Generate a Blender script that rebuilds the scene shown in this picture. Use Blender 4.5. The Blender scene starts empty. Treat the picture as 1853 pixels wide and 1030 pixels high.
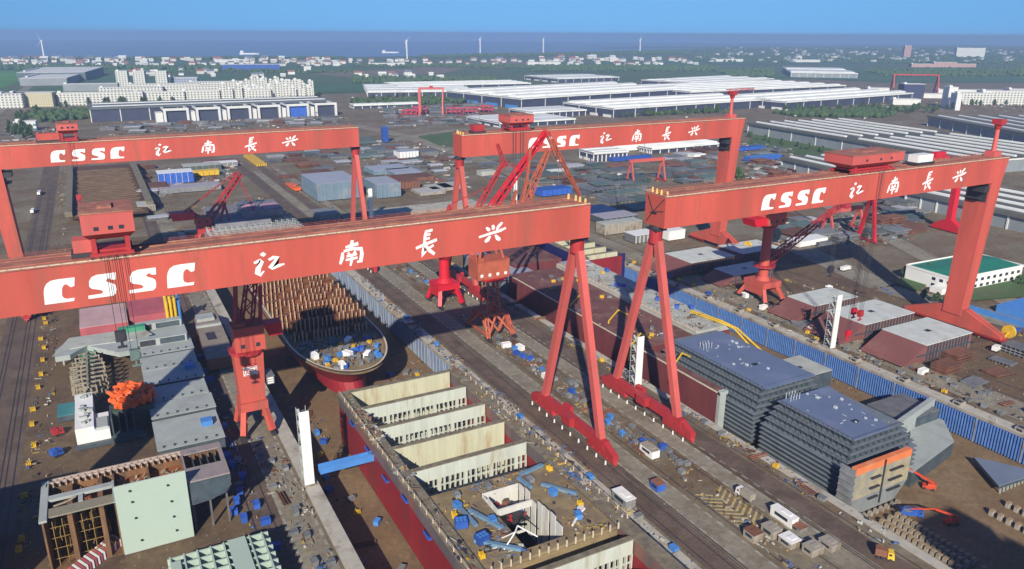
import bpy, math, random
from mathutils import Vector
R=math.radians
scene=bpy.context.scene
COL=scene.collection
# ---------------------------------------------------------------- camera, sky, sun, exposure
CH=150.0; PT=18.1; YW=28.4; RL=0.3; FPX=1390.0; PW,PH=1853.0,1030.0
cam=bpy.data.cameras.new('camera'); cam_o=bpy.data.objects.new('camera',cam); COL.objects.link(cam_o)
cam_o.location=(0,0,CH)
cam.sensor_width=36.0; cam.lens=36.0*FPX/PW; cam.clip_start=1.0; cam.clip_end=300000
_pt,_yw,_rl=R(PT),R(YW),R(RL)
_F=Vector((math.sin(_yw),math.cos(_yw),0)); _R0=Vector((math.cos(_yw),-math.sin(_yw),0)); _U=Vector((0,0,1))
FW=_F*math.cos(_pt)-_U*math.sin(_pt); _up0=_F*math.sin(_pt)+_U*math.cos(_pt)
RT=_R0*math.cos(_rl)+_up0*math.sin(_rl); UP=-_R0*math.sin(_rl)+_up0*math.cos(_rl)
from mathutils import Matrix
cam_o.rotation_euler=Matrix((RT,UP,-FW)).transposed().to_euler()
scene.camera=cam_o
def gp(x,y,z=0.0):
    """ground (or height z) point seen at photograph pixel x,y"""
    d=FW+RT*((x-PW/2)/FPX)+UP*((PH/2-y)/FPX)
    t=(z-CH)/d.z
    return Vector((d.x*t,d.y*t,z))
SX,SY=0.98,1.56                      # shadow displacement per metre of height
sun_dir=Vector((SX,SY,-1)).normalized()
SUN_EL=math.asin(-sun_dir.z)
sd=bpy.data.lights.new('sun','SUN'); sd.energy=4.9; sd.angle=R(0.5); sd.color=(1.0,0.91,0.76)
so=bpy.data.objects.new('sun',sd); COL.objects.link(so)
so.rotation_euler=sun_dir.to_track_quat('-Z','Y').to_euler()
w=bpy.data.worlds.new('World'); scene.world=w; w.use_nodes=True
nt=w.node_tree; nt.nodes.clear()
sky=nt.nodes.new('ShaderNodeTexSky'); sky.sky_type='NISHITA'; sky.sun_disc=False
sky.sun_elevation=SUN_EL; sky.sun_rotation=math.atan2(-SX,-SY)
tcw=nt.nodes.new('ShaderNodeTexCoord'); vm=nt.nodes.new('ShaderNodeVectorMath'); vm.operation='MAXIMUM'; vm.inputs[1].default_value=(-2,-2,0.085)
nt.links.new(tcw.outputs['Generated'],vm.inputs[0]); nt.links.new(vm.outputs[0],sky.inputs[0])
sky.altitude=200; sky.air_density=1.0; sky.dust_density=0.3; sky.ozone_density=4.0
tint=nt.nodes.new('ShaderNodeMix'); tint.data_type='RGBA'; tint.blend_type='MULTIPLY'; tint.inputs[0].default_value=1.0
tint.inputs[7].default_value=(0.41,0.68,1.06,1)
bg=nt.nodes.new('ShaderNodeBackground'); bg.inputs[1].default_value=0.076
wo=nt.nodes.new('ShaderNodeOutputWorld')
nt.links.new(sky.outputs[0],tint.inputs[6]); nt.links.new(tint.outputs[2],bg.inputs[0]); nt.links.new(bg.outputs[0],wo.inputs[0])
scene.view_settings.view_transform='Standard'; scene.view_settings.look='None'; scene.view_settings.gamma=1.0
scene.view_settings.exposure=0.29
scene.cycles.max_bounces=4; scene.cycles.diffuse_bounces=2; scene.cycles.volume_bounces=1; scene.cycles.use_denoising=True
# ---------------------------------------------------------------- materials
MATS={}
def M(name,c,rough=0.65,var=0.25,sc=0.12,metal=0.0,c2=None,amt=0.5,sc2=0.08,streak=False,rnd=0.0,bump=0.0):
    if name in MATS: return MATS[name]
    m=bpy.data.materials.new(name); m.use_nodes=True; n=m.node_tree; L=n.links
    b=n.nodes['Principled BSDF']; b.inputs['Roughness'].default_value=rough; b.inputs['Metallic'].default_value=metal
    tc=n.nodes.new('ShaderNodeTexCoord')
    src=tc.outputs['Object']
    if streak:
        mp=n.nodes.new('ShaderNodeMapping'); mp.inputs['Scale'].default_value=(1.0,1.0,0.16); L.new(src,mp.inputs[0]); src2=mp.outputs[0]
    else: src2=src
    nz=n.nodes.new('ShaderNodeTexNoise'); nz.inputs['Scale'].default_value=sc; nz.inputs['Detail'].default_value=7; nz.inputs['Roughness'].default_value=0.65
    L.new(src2,nz.inputs['Vector'])
    r=n.nodes.new('ShaderNodeValToRGB'); L.new(nz.outputs[0],r.inputs[0])
    lo=[max(0,v*(1-var)) for v in c]; hi=[min(1,v*(1+var)) for v in c]
    r.color_ramp.elements[0].position=0.3; r.color_ramp.elements[1].position=0.7
    r.color_ramp.elements[0].color=(*lo,1); r.color_ramp.elements[1].color=(*hi,1)
    out=r.outputs[0]
    if c2 is not None:
        n2=n.nodes.new('ShaderNodeTexNoise'); n2.inputs['Scale'].default_value=sc2; n2.inputs['Detail'].default_value=8; n2.inputs['Roughness'].default_value=0.7
        L.new(src2,n2.inputs['Vector'])
        r2=n.nodes.new('ShaderNodeValToRGB'); L.new(n2.outputs[0],r2.inputs[0])
        p=0.72-0.42*amt
        r2.color_ramp.elements[0].position=max(0,p-0.06); r2.color_ramp.elements[1].position=min(1,p+0.10)
        mx=n.nodes.new('ShaderNodeMix'); mx.data_type='RGBA'
        L.new(r2.outputs[0],mx.inputs[0]); L.new(out,mx.inputs[6]); mx.inputs[7].default_value=(*c2,1)
        out=mx.outputs[2]
    if rnd>0:
        oi=n.nodes.new('ShaderNodeObjectInfo'); mr=n.nodes.new('ShaderNodeMapRange')
        mr.inputs[3].default_value=1-rnd; mr.inputs[4].default_value=1+rnd; L.new(oi.outputs['Random'],mr.inputs[0])
        hv=n.nodes.new('ShaderNodeHueSaturation'); L.new(mr.outputs[0],hv.inputs['Value']); L.new(out,hv.inputs['Color']); out=hv.outputs[0]
    L.new(out,b.inputs['Base Color'])
    if bump>0:
        bp=n.nodes.new('ShaderNodeBump'); bp.inputs['Strength'].default_value=bump; bp.inputs['Distance'].default_value=0.3
        L.new(nz.outputs[0],bp.inputs['Height']); L.new(bp.outputs[0],b.inputs['Normal'])
    MATS[name]=m; return m
RED=M('crane_red',(0.52,0.088,0.062),0.7,0.2,0.06,c2=(0.36,0.09,0.06),amt=0.38,sc2=0.11,streak=True)
SAL=M('leg_red',(0.56,0.105,0.09),0.6,0.15,0.08,c2=(0.42,0.10,0.08),amt=.35,sc2=.15,streak=True)
DRED=M('deep_red',(0.40,0.03,0.035),0.55,0.15,0.15)
BRED=M('bright_red',(0.58,0.012,0.028),0.5,0.08,0.2)
BROWN=M('crane_top_brown',(0.30,0.115,0.085),0.8,0.25,0.25,c2=(0.42,0.20,0.12),amt=0.4,sc2=0.2)
ORED=M('rusty_orange_red',(0.42,0.10,0.055),0.7,0.25,0.2)
DARK=M('dark_steel',(0.035,0.035,0.045),0.6,0.3,0.3)
CREAMR=M('rail_cream',(0.62,0.52,0.38),0.5,0.15,0.3)
WHITE=M('white_paint',(0.80,0.80,0.78),0.5,0.05,0.1)
LETTER=M('lettering_white',(0.85,0.85,0.84),0.5,0.03,0.2)
LAMP=M('lamp_amber',(0.75,0.45,0.15),0.4,0.1,1)
GLASS=M('window_dark',(0.03,0.04,0.06),0.15,0.2,0.5)
BLUE=M('blue_paint',(0.03,0.10,0.42),0.5,0.2,0.3,rnd=0.25)
SKYB=M('light_blue_paint',(0.065,0.22,0.56),0.5,0.12,0.3,rnd=0.15)
YEL=M('yellow_paint',(0.68,0.44,0.03),0.5,0.15,0.4,rnd=0.1)
ORANGE=M('orange_paint',(0.72,0.12,0.02),0.5,0.15,0.5)
STEEL=M('grey_steel',(0.18,0.19,0.20),0.6,0.3,0.2,rnd=0.35,c2=(0.16,0.09,0.06),amt=0.25,sc2=0.15)
RUST=M('rusty_steel',(0.20,0.085,0.05),0.8,0.35,0.15,rnd=0.3,c2=(0.12,0.06,0.045),amt=0.45,sc2=0.1)
GREEN=M('green_primer_steel',(0.10,0.15,0.14),0.7,0.3,0.1,rnd=0.3,c2=(0.15,0.10,0.08),amt=0.3,sc2=0.1)
CONC=M('concrete',(0.34,0.31,0.26),0.85,0.2,0.1,c2=(0.20,0.15,0.11),amt=0.45,sc2=0.12)
# ---------------------------------------------------------------- mesh helpers
class MB:
    def __init__(s): s.v=[]; s.f=[]; s.m=[]
    def hexa(s,p,mi=0):
        b=len(s.v); s.v+=[tuple(q) for q in p]
        for q in ((3,2,1,0),(4,5,6,7),(0,1,5,4),(1,2,6,5),(2,3,7,6),(3,0,4,7)):
            s.f.append(tuple(b+i for i in q)); s.m.append(mi)
        return s
    def box(s,x0,x1,y0,y1,z0,z1,mi=0):
        return s.hexa([(x0,y0,z0),(x1,y0,z0),(x1,y1,z0),(x0,y1,z0),(x0,y0,z1),(x1,y0,z1),(x1,y1,z1),(x0,y1,z1)],mi)
    def beam(s,p,q,w,h=None,w2=None,h2=None,mi=0):
        p=Vector(p);q=Vector(q);d=(q-p)
        if d.length<1e-6: return s
        d.normalize(); a=d.cross(Vector((0,0,1)))
        if a.length<1e-3: a=Vector((1,0,0))
        a.normalize(); c=a.cross(d); h=h or w; w2=w2 or w; h2=h2 or h
        P=[p+a*sx*w/2+c*sy*h/2 for sx,sy in((-1,-1),(1,-1),(1,1),(-1,1))]+[q+a*sx*w2/2+c*sy*h2/2 for sx,sy in((-1,-1),(1,-1),(1,1),(-1,1))]
        return s.hexa(P,mi)
    def tube(s,p,q,r,r2=None,n=10,mi=0):
        p=Vector(p);q=Vector(q);d=(q-p).normalized(); r2=r if r2 is None else r2
        a=d.cross(Vector((0,0,1)))
        if a.length<1e-3: a=Vector((1,0,0))
        a.normalize(); c=a.cross(d); b=len(s.v)
        for o,rr in((p,r),(q,r2)):
            for i in range(n):
                t=2*math.pi*i/n; s.v.append(tuple(o+a*math.cos(t)*rr+c*math.sin(t)*rr))
        for i in range(n):
            j=(i+1)%n; s.f.append((b+i,b+j,b+n+j,b+n+i)); s.m.append(mi)
        s.f.append(tuple(b+i for i in range(n))); s.m.append(mi)
        s.f.append(tuple(b+n+i for i in range(n))); s.m.append(mi)
        return s
    def path(s,pts,r,n=6,mi=0):
        for p,q in zip(pts,pts[1:]): s.tube(p,q,r,n=n,mi=mi)
        return s
    def prism(s,poly,f0,f1,mi=0):
        """poly: 2d list; f0,f1: functions mapping a 2d point to the two end faces"""
        n=len(poly); b=len(s.v)
        s.v+=[tuple(f0(p)) for p in poly]+[tuple(f1(p)) for p in poly]
        s.f.append(tuple(b+i for i in range(n))); s.m.append(mi)
        s.f.append(tuple(b+n+i for i in range(n))); s.m.append(mi)
        for i in range(n):
            j=(i+1)%n; s.f.append((b+i,b+j,b+n+j,b+n+i)); s.m.append(mi)
        return s
    def pz(s,poly,z0,z1,mi=0): return s.prism(poly,lambda p:(p[0],p[1],z0),lambda p:(p[0],p[1],z1),mi)
    def py(s,poly,y0,y1,mi=0): return s.prism(poly,lambda p:(p[0],y0,p[1]),lambda p:(p[0],y1,p[1]),mi)
    def px(s,poly,x0,x1,mi=0): return s.prism(poly,lambda p:(x0,p[0],p[1]),lambda p:(x1,p[0],p[1]),mi)
    def quad(s,*p,mi=0):
        b=len(s.v); s.v+=[tuple(q) for q in p]; s.f.append(tuple(range(b,b+len(p)))); s.m.append(mi); return s
    def lattice(s,p,q,w,w2=None,n=8,t=0.35,mi=0):
        """four-chord lattice boom from p to q, width w tapering to w2"""
        p=Vector(p);q=Vector(q);w2=w2 or w; d=(q-p).normalized(); a=d.cross(Vector((0,0,1)))
        if a.length<1e-3: a=Vector((1,0,0))
        a.normalize(); c=a.cross(d)
        ring=lambda k:[p.lerp(q,k/n)+a*sx*(w+(w2-w)*k/n)/2+c*sy*(w+(w2-w)*k/n)/2 for sx,sy in((-1,-1),(1,-1),(1,1),(-1,1))]
        A=ring(0)
        for k in range(1,n+1):
            B=ring(k)
            for i in range(4):
                s.beam(A[i],B[i],t,mi=mi); j=(i+1)%4
                s.beam(A[i] if k%2 else A[j],B[j] if k%2 else B[i],t*.6,mi=mi)
            A=B
        return s
    def mesh(s,name,mats,off=(0,0,0),smooth=False):
        me=bpy.data.meshes.new(name); o=Vector(off)
        me.from_pydata([tuple(Vector(v)-o) for v in s.v],[],s.f)
        if not isinstance(mats,(list,tuple)): mats=[mats]
        for m in mats: me.materials.append(m)
        if len(mats)>1: me.polygons.foreach_set('material_index',s.m)
        if smooth: me.polygons.foreach_set('use_smooth',[True]*len(me.polygons))
        me.update(); return me
OFF={}
def tag(o,label=None,cat=None,group=None,kind=None):
    if label: o['label']=label
    if cat: o['category']=cat
    if group: o['group']=group
    if kind: o['kind']=kind
    return o
def thing(name,label,cat,loc,group=None,rz=0):
    o=bpy.data.objects.new(name,None); COL.objects.link(o); o.location=loc; o.rotation_euler=(0,0,rz); o.empty_display_size=2
    OFF[o.name]=Vector(loc); return tag(o,label,cat,group)
def part(parent,name,mb,mat,label=None,smooth=False):
    off=OFF[parent.name]
    o=bpy.data.objects.new(name,mb.mesh(name,mat,off,smooth)); COL.objects.link(o); o.parent=parent; OFF[o.name]=off
    if label: o['label']=label
    return o
def single(name,label,cat,mb,mat,loc,group=None,kind=None,smooth=False):
    o=bpy.data.objects.new(name,mb.mesh(name,mat,loc,smooth)); COL.objects.link(o); o.location=loc; OFF[o.name]=Vector(loc)
    return tag(o,label,cat,group,kind)
def struct(name,mb,mat,kind='structure'):
    o=bpy.data.objects.new(name,mb.mesh(name,mat)); COL.objects.link(o); o['kind']=kind; return o
def dup(root,loc,rz=0.0,label=None,group=None,scale=None):
    r=root.copy(); COL.objects.link(r); r.location=loc; r.rotation_euler=(0,0,rz)
    if label: r['label']=label
    if group: r['group']=group
    if scale: r.scale=scale
    for ch in list(root.children):
        c=ch.copy(); COL.objects.link(c); c.parent=r
        for g in list(ch.children):
            d=g.copy(); COL.objects.link(d); d.parent=c
    return r
# ---------------------------------------------------------------- ground, docks, roads, fields, sea
def ground_mat(name,c1,c2,c3,s1,s2,speck=0.0):
    m=bpy.data.materials.new(name); m.use_nodes=True; n=m.node_tree; L=n.links; b=n.nodes['Principled BSDF']; b.inputs['Roughness'].default_value=0.9
    tc=n.nodes.new('ShaderNodeTexCoord')
    def nz(s,d=8,r=0.65):
        a=n.nodes.new('ShaderNodeTexNoise'); a.inputs['Scale'].default_value=s; a.inputs['Detail'].default_value=d; a.inputs['Roughness'].default_value=r; L.new(tc.outputs['Object'],a.inputs['Vector']); return a.outputs[0]
    def ramp(x,p0,p1):
        r=n.nodes.new('ShaderNodeValToRGB'); r.color_ramp.elements[0].position=p0; r.color_ramp.elements[1].position=p1; L.new(x,r.inputs[0]); return r.outputs[0]
    def mix(f,a,b2,bt='MIX'):
        x=n.nodes.new('ShaderNodeMix'); x.data_type='RGBA'; x.blend_type=bt
        if isinstance(f,float): x.inputs[0].default_value=f
        else: L.new(f,x.inputs[0])
        for i,v in((6,a),(7,b2)):
            if isinstance(v,tuple): x.inputs[i].default_value=(*v,1)
            else: L.new(v,x.inputs[i])
        return x.outputs[2]
    o=mix(ramp(nz(s1),0.42,0.6),c1,c2); o=mix(ramp(nz(s2),0.45,0.62),o,c3)
    o=mix(ramp(nz(s2*9,6,0.75),0.35,0.7),o,mix(0.5,o,(0.02,0.02,0.02)))
    if speck>0:
        v=n.nodes.new('ShaderNodeTexVoronoi'); v.inputs['Scale'].default_value=speck; L.new(tc.outputs['Object'],v.inputs['Vector'])
        hs=n.nodes.new('ShaderNodeHueSaturation'); hs.inputs['Saturation'].default_value=0.25; hs.inputs['Value'].default_value=0.5; L.new(v.outputs['Color'],hs.inputs['Color']); o=mix(ramp(v.outputs['Distance'],0.10,0.16),mix(0.5,o,hs.outputs[0]),o)
    L.new(o,b.inputs['Base Color']); return m
YARD=ground_mat('yard_ground',(0.205,0.165,0.105),(0.255,0.22,0.155),(0.17,0.11,0.055),0.012,0.03,0.35)
RUSTG=ground_mat('rust_stained_concrete',(0.17,0.11,0.055),(0.21,0.145,0.08),(0.12,0.075,0.045),0.03,0.06,0.5)
DOCKF=ground_mat('dock_floor',(0.23,0.145,0.07),(0.18,0.115,0.06),(0.28,0.19,0.10),0.03,0.06,0.0)
LANE=ground_mat('lane_concrete',(0.29,0.265,0.20),(0.34,0.31,0.24),(0.235,0.195,0.14),0.03,0.05)
BLANE=ground_mat('rail_lane_brown',(0.145,0.10,0.075),(0.185,0.135,0.10),(0.11,0.075,0.055),0.05,0.09)
GRASS=ground_mat('grass_ground',(0.055,0.14,0.03),(0.075,0.155,0.04),(0.10,0.13,0.05),0.02,0.05)
FIELD=ground_mat('field_ground',(0.075,0.145,0.055),(0.05,0.155,0.045),(0.12,0.135,0.08),0.0016,0.0035)
D1=(52,134,60,640); D2=(205,307,60,625); DZ=-12.0
coast=[(-2000,97),(0,105.5),(300,104.5),(620,103.5),(760,101.5),(926,97.5),(1100,93),(1250,88.5),(1400,84.5),(1853,84)]
cp=[gp(*c) for c in coast]
g=MB()
def rect(mb,x0,x1,y0,y1,z,mi=0): mb.quad((x0,y0,z),(x1,y0,z),(x1,y1,z),(x0,y1,z),mi=mi)
YF=2000.0
rect(g,-9000,52,-3000,YF,0); rect(g,134,205,-3000,YF,0); rect(g,307,9000,-3000,YF,0)
rect(g,52,134,-3000,60,0); rect(g,52,134,640,YF,0); rect(g,205,307,-3000,60,0); rect(g,205,307,625,YF,0)
struct('ground',g,YARD)
# open country beyond the yard, up to the coast
c=MB(); far=[Vector((p.x,p.y,0)) for p in cp]
c.quad((-15500,YF,0),(9000,YF,0),(9000,-3000,0),(15500,-3000,0),(15500,far[-1].y,0),*[tuple(p) for p in reversed(far)],(-15500,far[0].y,0))
struct('terrain',c,FIELD)
s=MB(); s.quad(*[(p.x,p.y-15,-0.6) for p in far],(16000,far[-1].y,-0.6),*[(16000*math.cos(a*math.pi/24),max(far[0].y-200,16000*math.sin(a*math.pi/24)),-0.6) for a in range(0,25)])
SEA=M('sea_water',(0.13,0.24,0.42),0.45,0.10,0.0006,c2=(0.15,0.26,0.41),amt=.4,sc2=.0004)
struct('sea',s,SEA)
def dock(name,d,wallmat):
    x0,x1,y0,y1=d
    b=MB(); rect(b,x0,x1,y0,y1,DZ,0)
    b.quad((x0,y0,DZ),(x0,y1,DZ),(x0,y1,0),(x0,y0,0),mi=1); b.quad((x1,y0,DZ),(x1,y1,DZ),(x1,y1,0),(x1,y0,0),mi=1)
    b.quad((x0,y1,DZ),(x1,y1,DZ),(x1,y1,0),(x0,y1,0),mi=1); b.quad((x0,y0,DZ),(x1,y0,DZ),(x1,y0,0),(x0,y0,0),mi=1)
    o=struct(name,b,[DOCKF,wallmat])
dock('dry_dock',D1,CONC); dock('dry_dock_basin',D2,CONC)
r=MB()
rect(r,141,150.2,60,1000,0.03); rect(r,187.5,196,60,640,0.03); rect(r,162.5,171,640,1000,0.03)
struct('rail_lane',r,BLANE)
r=MB()
for a,b in((152.2,160.5),(177.5,185.0),(36,46)): rect(r,a,b,60,900,0.03)
rect(r,318,336,60,560,0.03)
struct('concrete_lane',r,LANE)
r=MB(); rect(r,-56,-40,100,1100,0.03); rect(r,26,36,60,900,0.03); struct('rail_track_bed',r,BLANE)
r=MB(); rect(r,-40,26,60,640,0.02); struct('assembly_pad',r,RUSTG)
r=MB(); rect(r,336,440,140,420,0.02); struct('block_storage_ground',r,RUSTG)
r=MB()
for x in(-53,-51.5,-46,-44.4,-42,27.5,33.5,150.7,151.7,185.6,186.6,143,148.5,163,175.5,338,348,394.6,396.2,197.5,203):
    rect(r,x-0.18,x+0.18,60,900,0.10)
struct('rail',r,DARK)
# roads
def road(pts,wd,z,name):
    m=MB()
    P=[gp(*p) if len(p)==2 else Vector(p) for p in pts]
    for a,b in zip(P,P[1:]):
        d=(b-a); d.z=0; d.normalize(); nn=Vector((-d.y,d.x,0))*wd/2
        m.quad(a-nn+Vector((0,0,z)),b-nn+Vector((0,0,z)),b+nn+Vector((0,0,z)),a+nn+Vector((0,0,z)))
    return struct(name,m,LANE)
road([(655,262),(820,236),(1000,228)],26,0.12,'road')
road([(735,247),(800,268),(900,300),(1000,345)],24,0.16,'road')
road([(640,226),(735,247)],26,0.20,'road')
road([(-20,215),(60,150),(130,130)],22,0.3,'road')
road([(1420,330),(1853,560)],16,0.12,'road')
road([(1380,420),(1600,520),(1853,590)],22,0.16,'road')
road([(560,142),(610,158),(600,165)],20,0.3,'road')
def patch(pts,z,name,mat):
    m=MB(); m.quad(*[gp(x,y)+Vector((0,0,z)) for x,y in pts]); return struct(name,m,mat)
G2=M('bright_field',(0.06,0.22,0.035),0.95,0.25,0.004); G3=M('dry_field',(0.17,0.14,0.10),0.95,0.25,0.003); G4=M('dark_field',(0.045,0.12,0.055),0.95,0.3,0.003)
for i,(pts,m) in enumerate([
 ([(756,247),(840,236),(846,262),(800,266)],GRASS),([(1350,262),(1365,244),(1520,268),(1500,292)],GRASS),
 ([(-30,172),(-30,130),(60,128),(30,150)],G2),([(120,150),(125,138),(600,134),(700,150),(600,168),(300,160)],G4),
 ([(420,146),(440,130),(640,126),(720,136),(640,150)],GRASS),([(560,134),(700,126),(850,122),(800,134),(640,140)],G3),
 ([(590,170),(720,150),(800,140),(860,150),(700,165)],G4),([(0,128),(0,118),(420,120),(640,118),(640,126),(300,132)],G4),
 ([(1100,142),(1160,128),(1400,126),(1420,140)],GRASS),([(1400,140),(1500,128),(1853,120),(1853,150),(1600,150)],G4),
 ([(920,130),(1000,118),(1250,116),(1300,124),(1100,132)],G4),([(700,118),(900,112),(1000,112),(960,124),(760,126)],G3),
 ([(1620,515),(1650,490),(1690,510),(1660,530)],GRASS),([(1700,552),(1720,528),(1853,498),(1853,540)],GRASS),
 ([(1250,108),(1853,98),(1853,112),(1300,118)],G4),([(180,128),(260,124),(420,126),(300,130)],G2)]):
    patch(pts,0.35+0.06*i,'field' if m is not GRASS else 'lawn',m)
# ---------------------------------------------------------------- lettering on the girders
LC=[(0,0),(0,.5),(.03,.70),(.10,.86),(.24,.97),(.45,1),(1,1),(.97,.64),(.86,.60),(.80,.66),(.74,.75),(.64,.74),(.575,.60),(.56,.30),(.60,.19),(.70,.13),(.95,.13),(.92,0)]
LS=[(0,0),(.86,0),(.96,.09),(.99,.28),(.96,.46),(.86,.55),(.70,.62),(.64,.68),(.68,.76),(.78,.78),(.84,.70),(1,.69),(1,1),(.34,.99),(.16,.92),(.06,.74),(.06,.52),(.14,.42),(.44,.32),(.53,.24),(.48,.155),(0,.14)]
def blob(x,y,r): return [(x,y-r,r*.5),(x,y+r*.2,r*1.15),(x,y+r,r*.4)]
CH_={
 'river':[[(.30,1.0,.07),(.37,.92,.085),(.33,.86,.05)],[(.06,.60,.05),(.26,.70,.07),(.29,.62,.08),(.19,.36,.085),(.16,.14,.09),(.24,.02,.06),(.36,.20,.03)],[(.52,.66,.05),(.68,.76,.07),(.80,.74,.07),(.72,.56,.06),(.56,.32,.07),(.62,.26,.06),(.84,.36,.07),(1.02,.40,.03)]],
 'south':[[(.55,1.0,.06),(.52,.86,.07),(.47,.68,.07)],[(.26,.74,.05),(.50,.80,.06),(.80,.84,.07)],[(.14,.56,.05),(.12,.36,.08),(.03,.10,.05)],[(.18,.60,.05),(.60,.66,.06),(.92,.62,.085),(.95,.40,.08),(.90,.12,.085),(.74,.10,.04)],[(.36,.52,.05),(.43,.43,.05)],[(.68,.56,.05),(.60,.45,.05)],[(.30,.38,.045),(.74,.43,.05)],[(.26,.24,.045),(.76,.28,.05)],[(.53,.46,.05),(.51,.20,.06),(.46,-.02,.04)]],
 'long':[[(.50,1.0,.05),(.45,.78,.07),(.42,.48,.06)],[(.48,.96,.05),(.80,1.0,.05)],[(.47,.82,.04),(.70,.85,.045)],[(.45,.67,.04),(.68,.70,.045)],[(.02,.36,.05),(.40,.46,.06),(1.02,.60,.055)],[(.42,.44,.06),(.36,.20,.07),(.30,.04,.07),(.52,.20,.03)],[(.86,.40,.05),(.64,.30,.04)],[(.50,.42,.05),(.66,.22,.075),(.92,.04,.06)]],
 'thrive':[[(.24,.84,.04),(.34,.72,.075),(.36,.64,.04)],[(.50,.92,.045),(.53,.78,.07),(.52,.68,.03)],[(.88,1.0,.05),(.74,.82,.07),(.66,.66,.03)],[(-.04,.40,.05),(.35,.50,.06),(.80,.60,.07),(1.04,.70,.05)],[(.42,.40,.04),(.30,.20,.09),(.22,.12,.05)],[(.62,.42,.04),(.74,.22,.09),(.82,.12,.05)]]}
def stroke(mb,pts,fx,fz,y0,y1,k=1.0):
    n=len(pts); L=[];Rr=[]
    for i,(x,y,wd) in enumerate(pts):
        a=pts[max(0,i-1)]; b=pts[min(n-1,i+1)]; dx,dy=b[0]-a[0],b[1]-a[1]; l=math.hypot(dx,dy) or 1
        L.append((x-dy/l*wd*k,y+dx/l*wd*k)); Rr.append((x+dy/l*wd*k,y-dx/l*wd*k))
    mb.py([(fx(p),fz(p)) for p in L+Rr[::-1]],y0,y1)
def lettering(root,xstart,yf,zb,zt,scale=1.0):
    """C S S C and four brushed characters; xstart = left foot of the first letter"""
    y0,y1=yf-0.06,yf-0.002; H=zt-zb
    m=MB()
    for off,poly,wd in((0,LC,7.2),(10.0,LS,6.8),(19.7,LS,6.9),(29.3,LC,7.3)):
        m.py([(xstart+off*scale+(p[0]*wd+p[1]*0.5)*scale,zb+H*(.17+.52*p[1])) for p in poly],y0,y1)
    part(root,'latin_lettering',m,LETTER)
    for key,off,wd,lo,hi in(('river',52.0,9.0,.17,.72),('south',77.6,7.4,.13,.77),('long',102.2,7.2,.10,.79),('thrive',125.0,9.2,.20,.77)):
        m=MB()
        for k,st in enumerate(CH_[key]):
            e=0.004*k
            stroke(m,st,lambda p:xstart+(off+p[0]*wd+p[1]*.4)*scale,lambda p:zb+H*(lo+(hi-lo)*p[1]),y0-e,y1)
        part(root,'brushed_character',m,LETTER)
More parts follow.
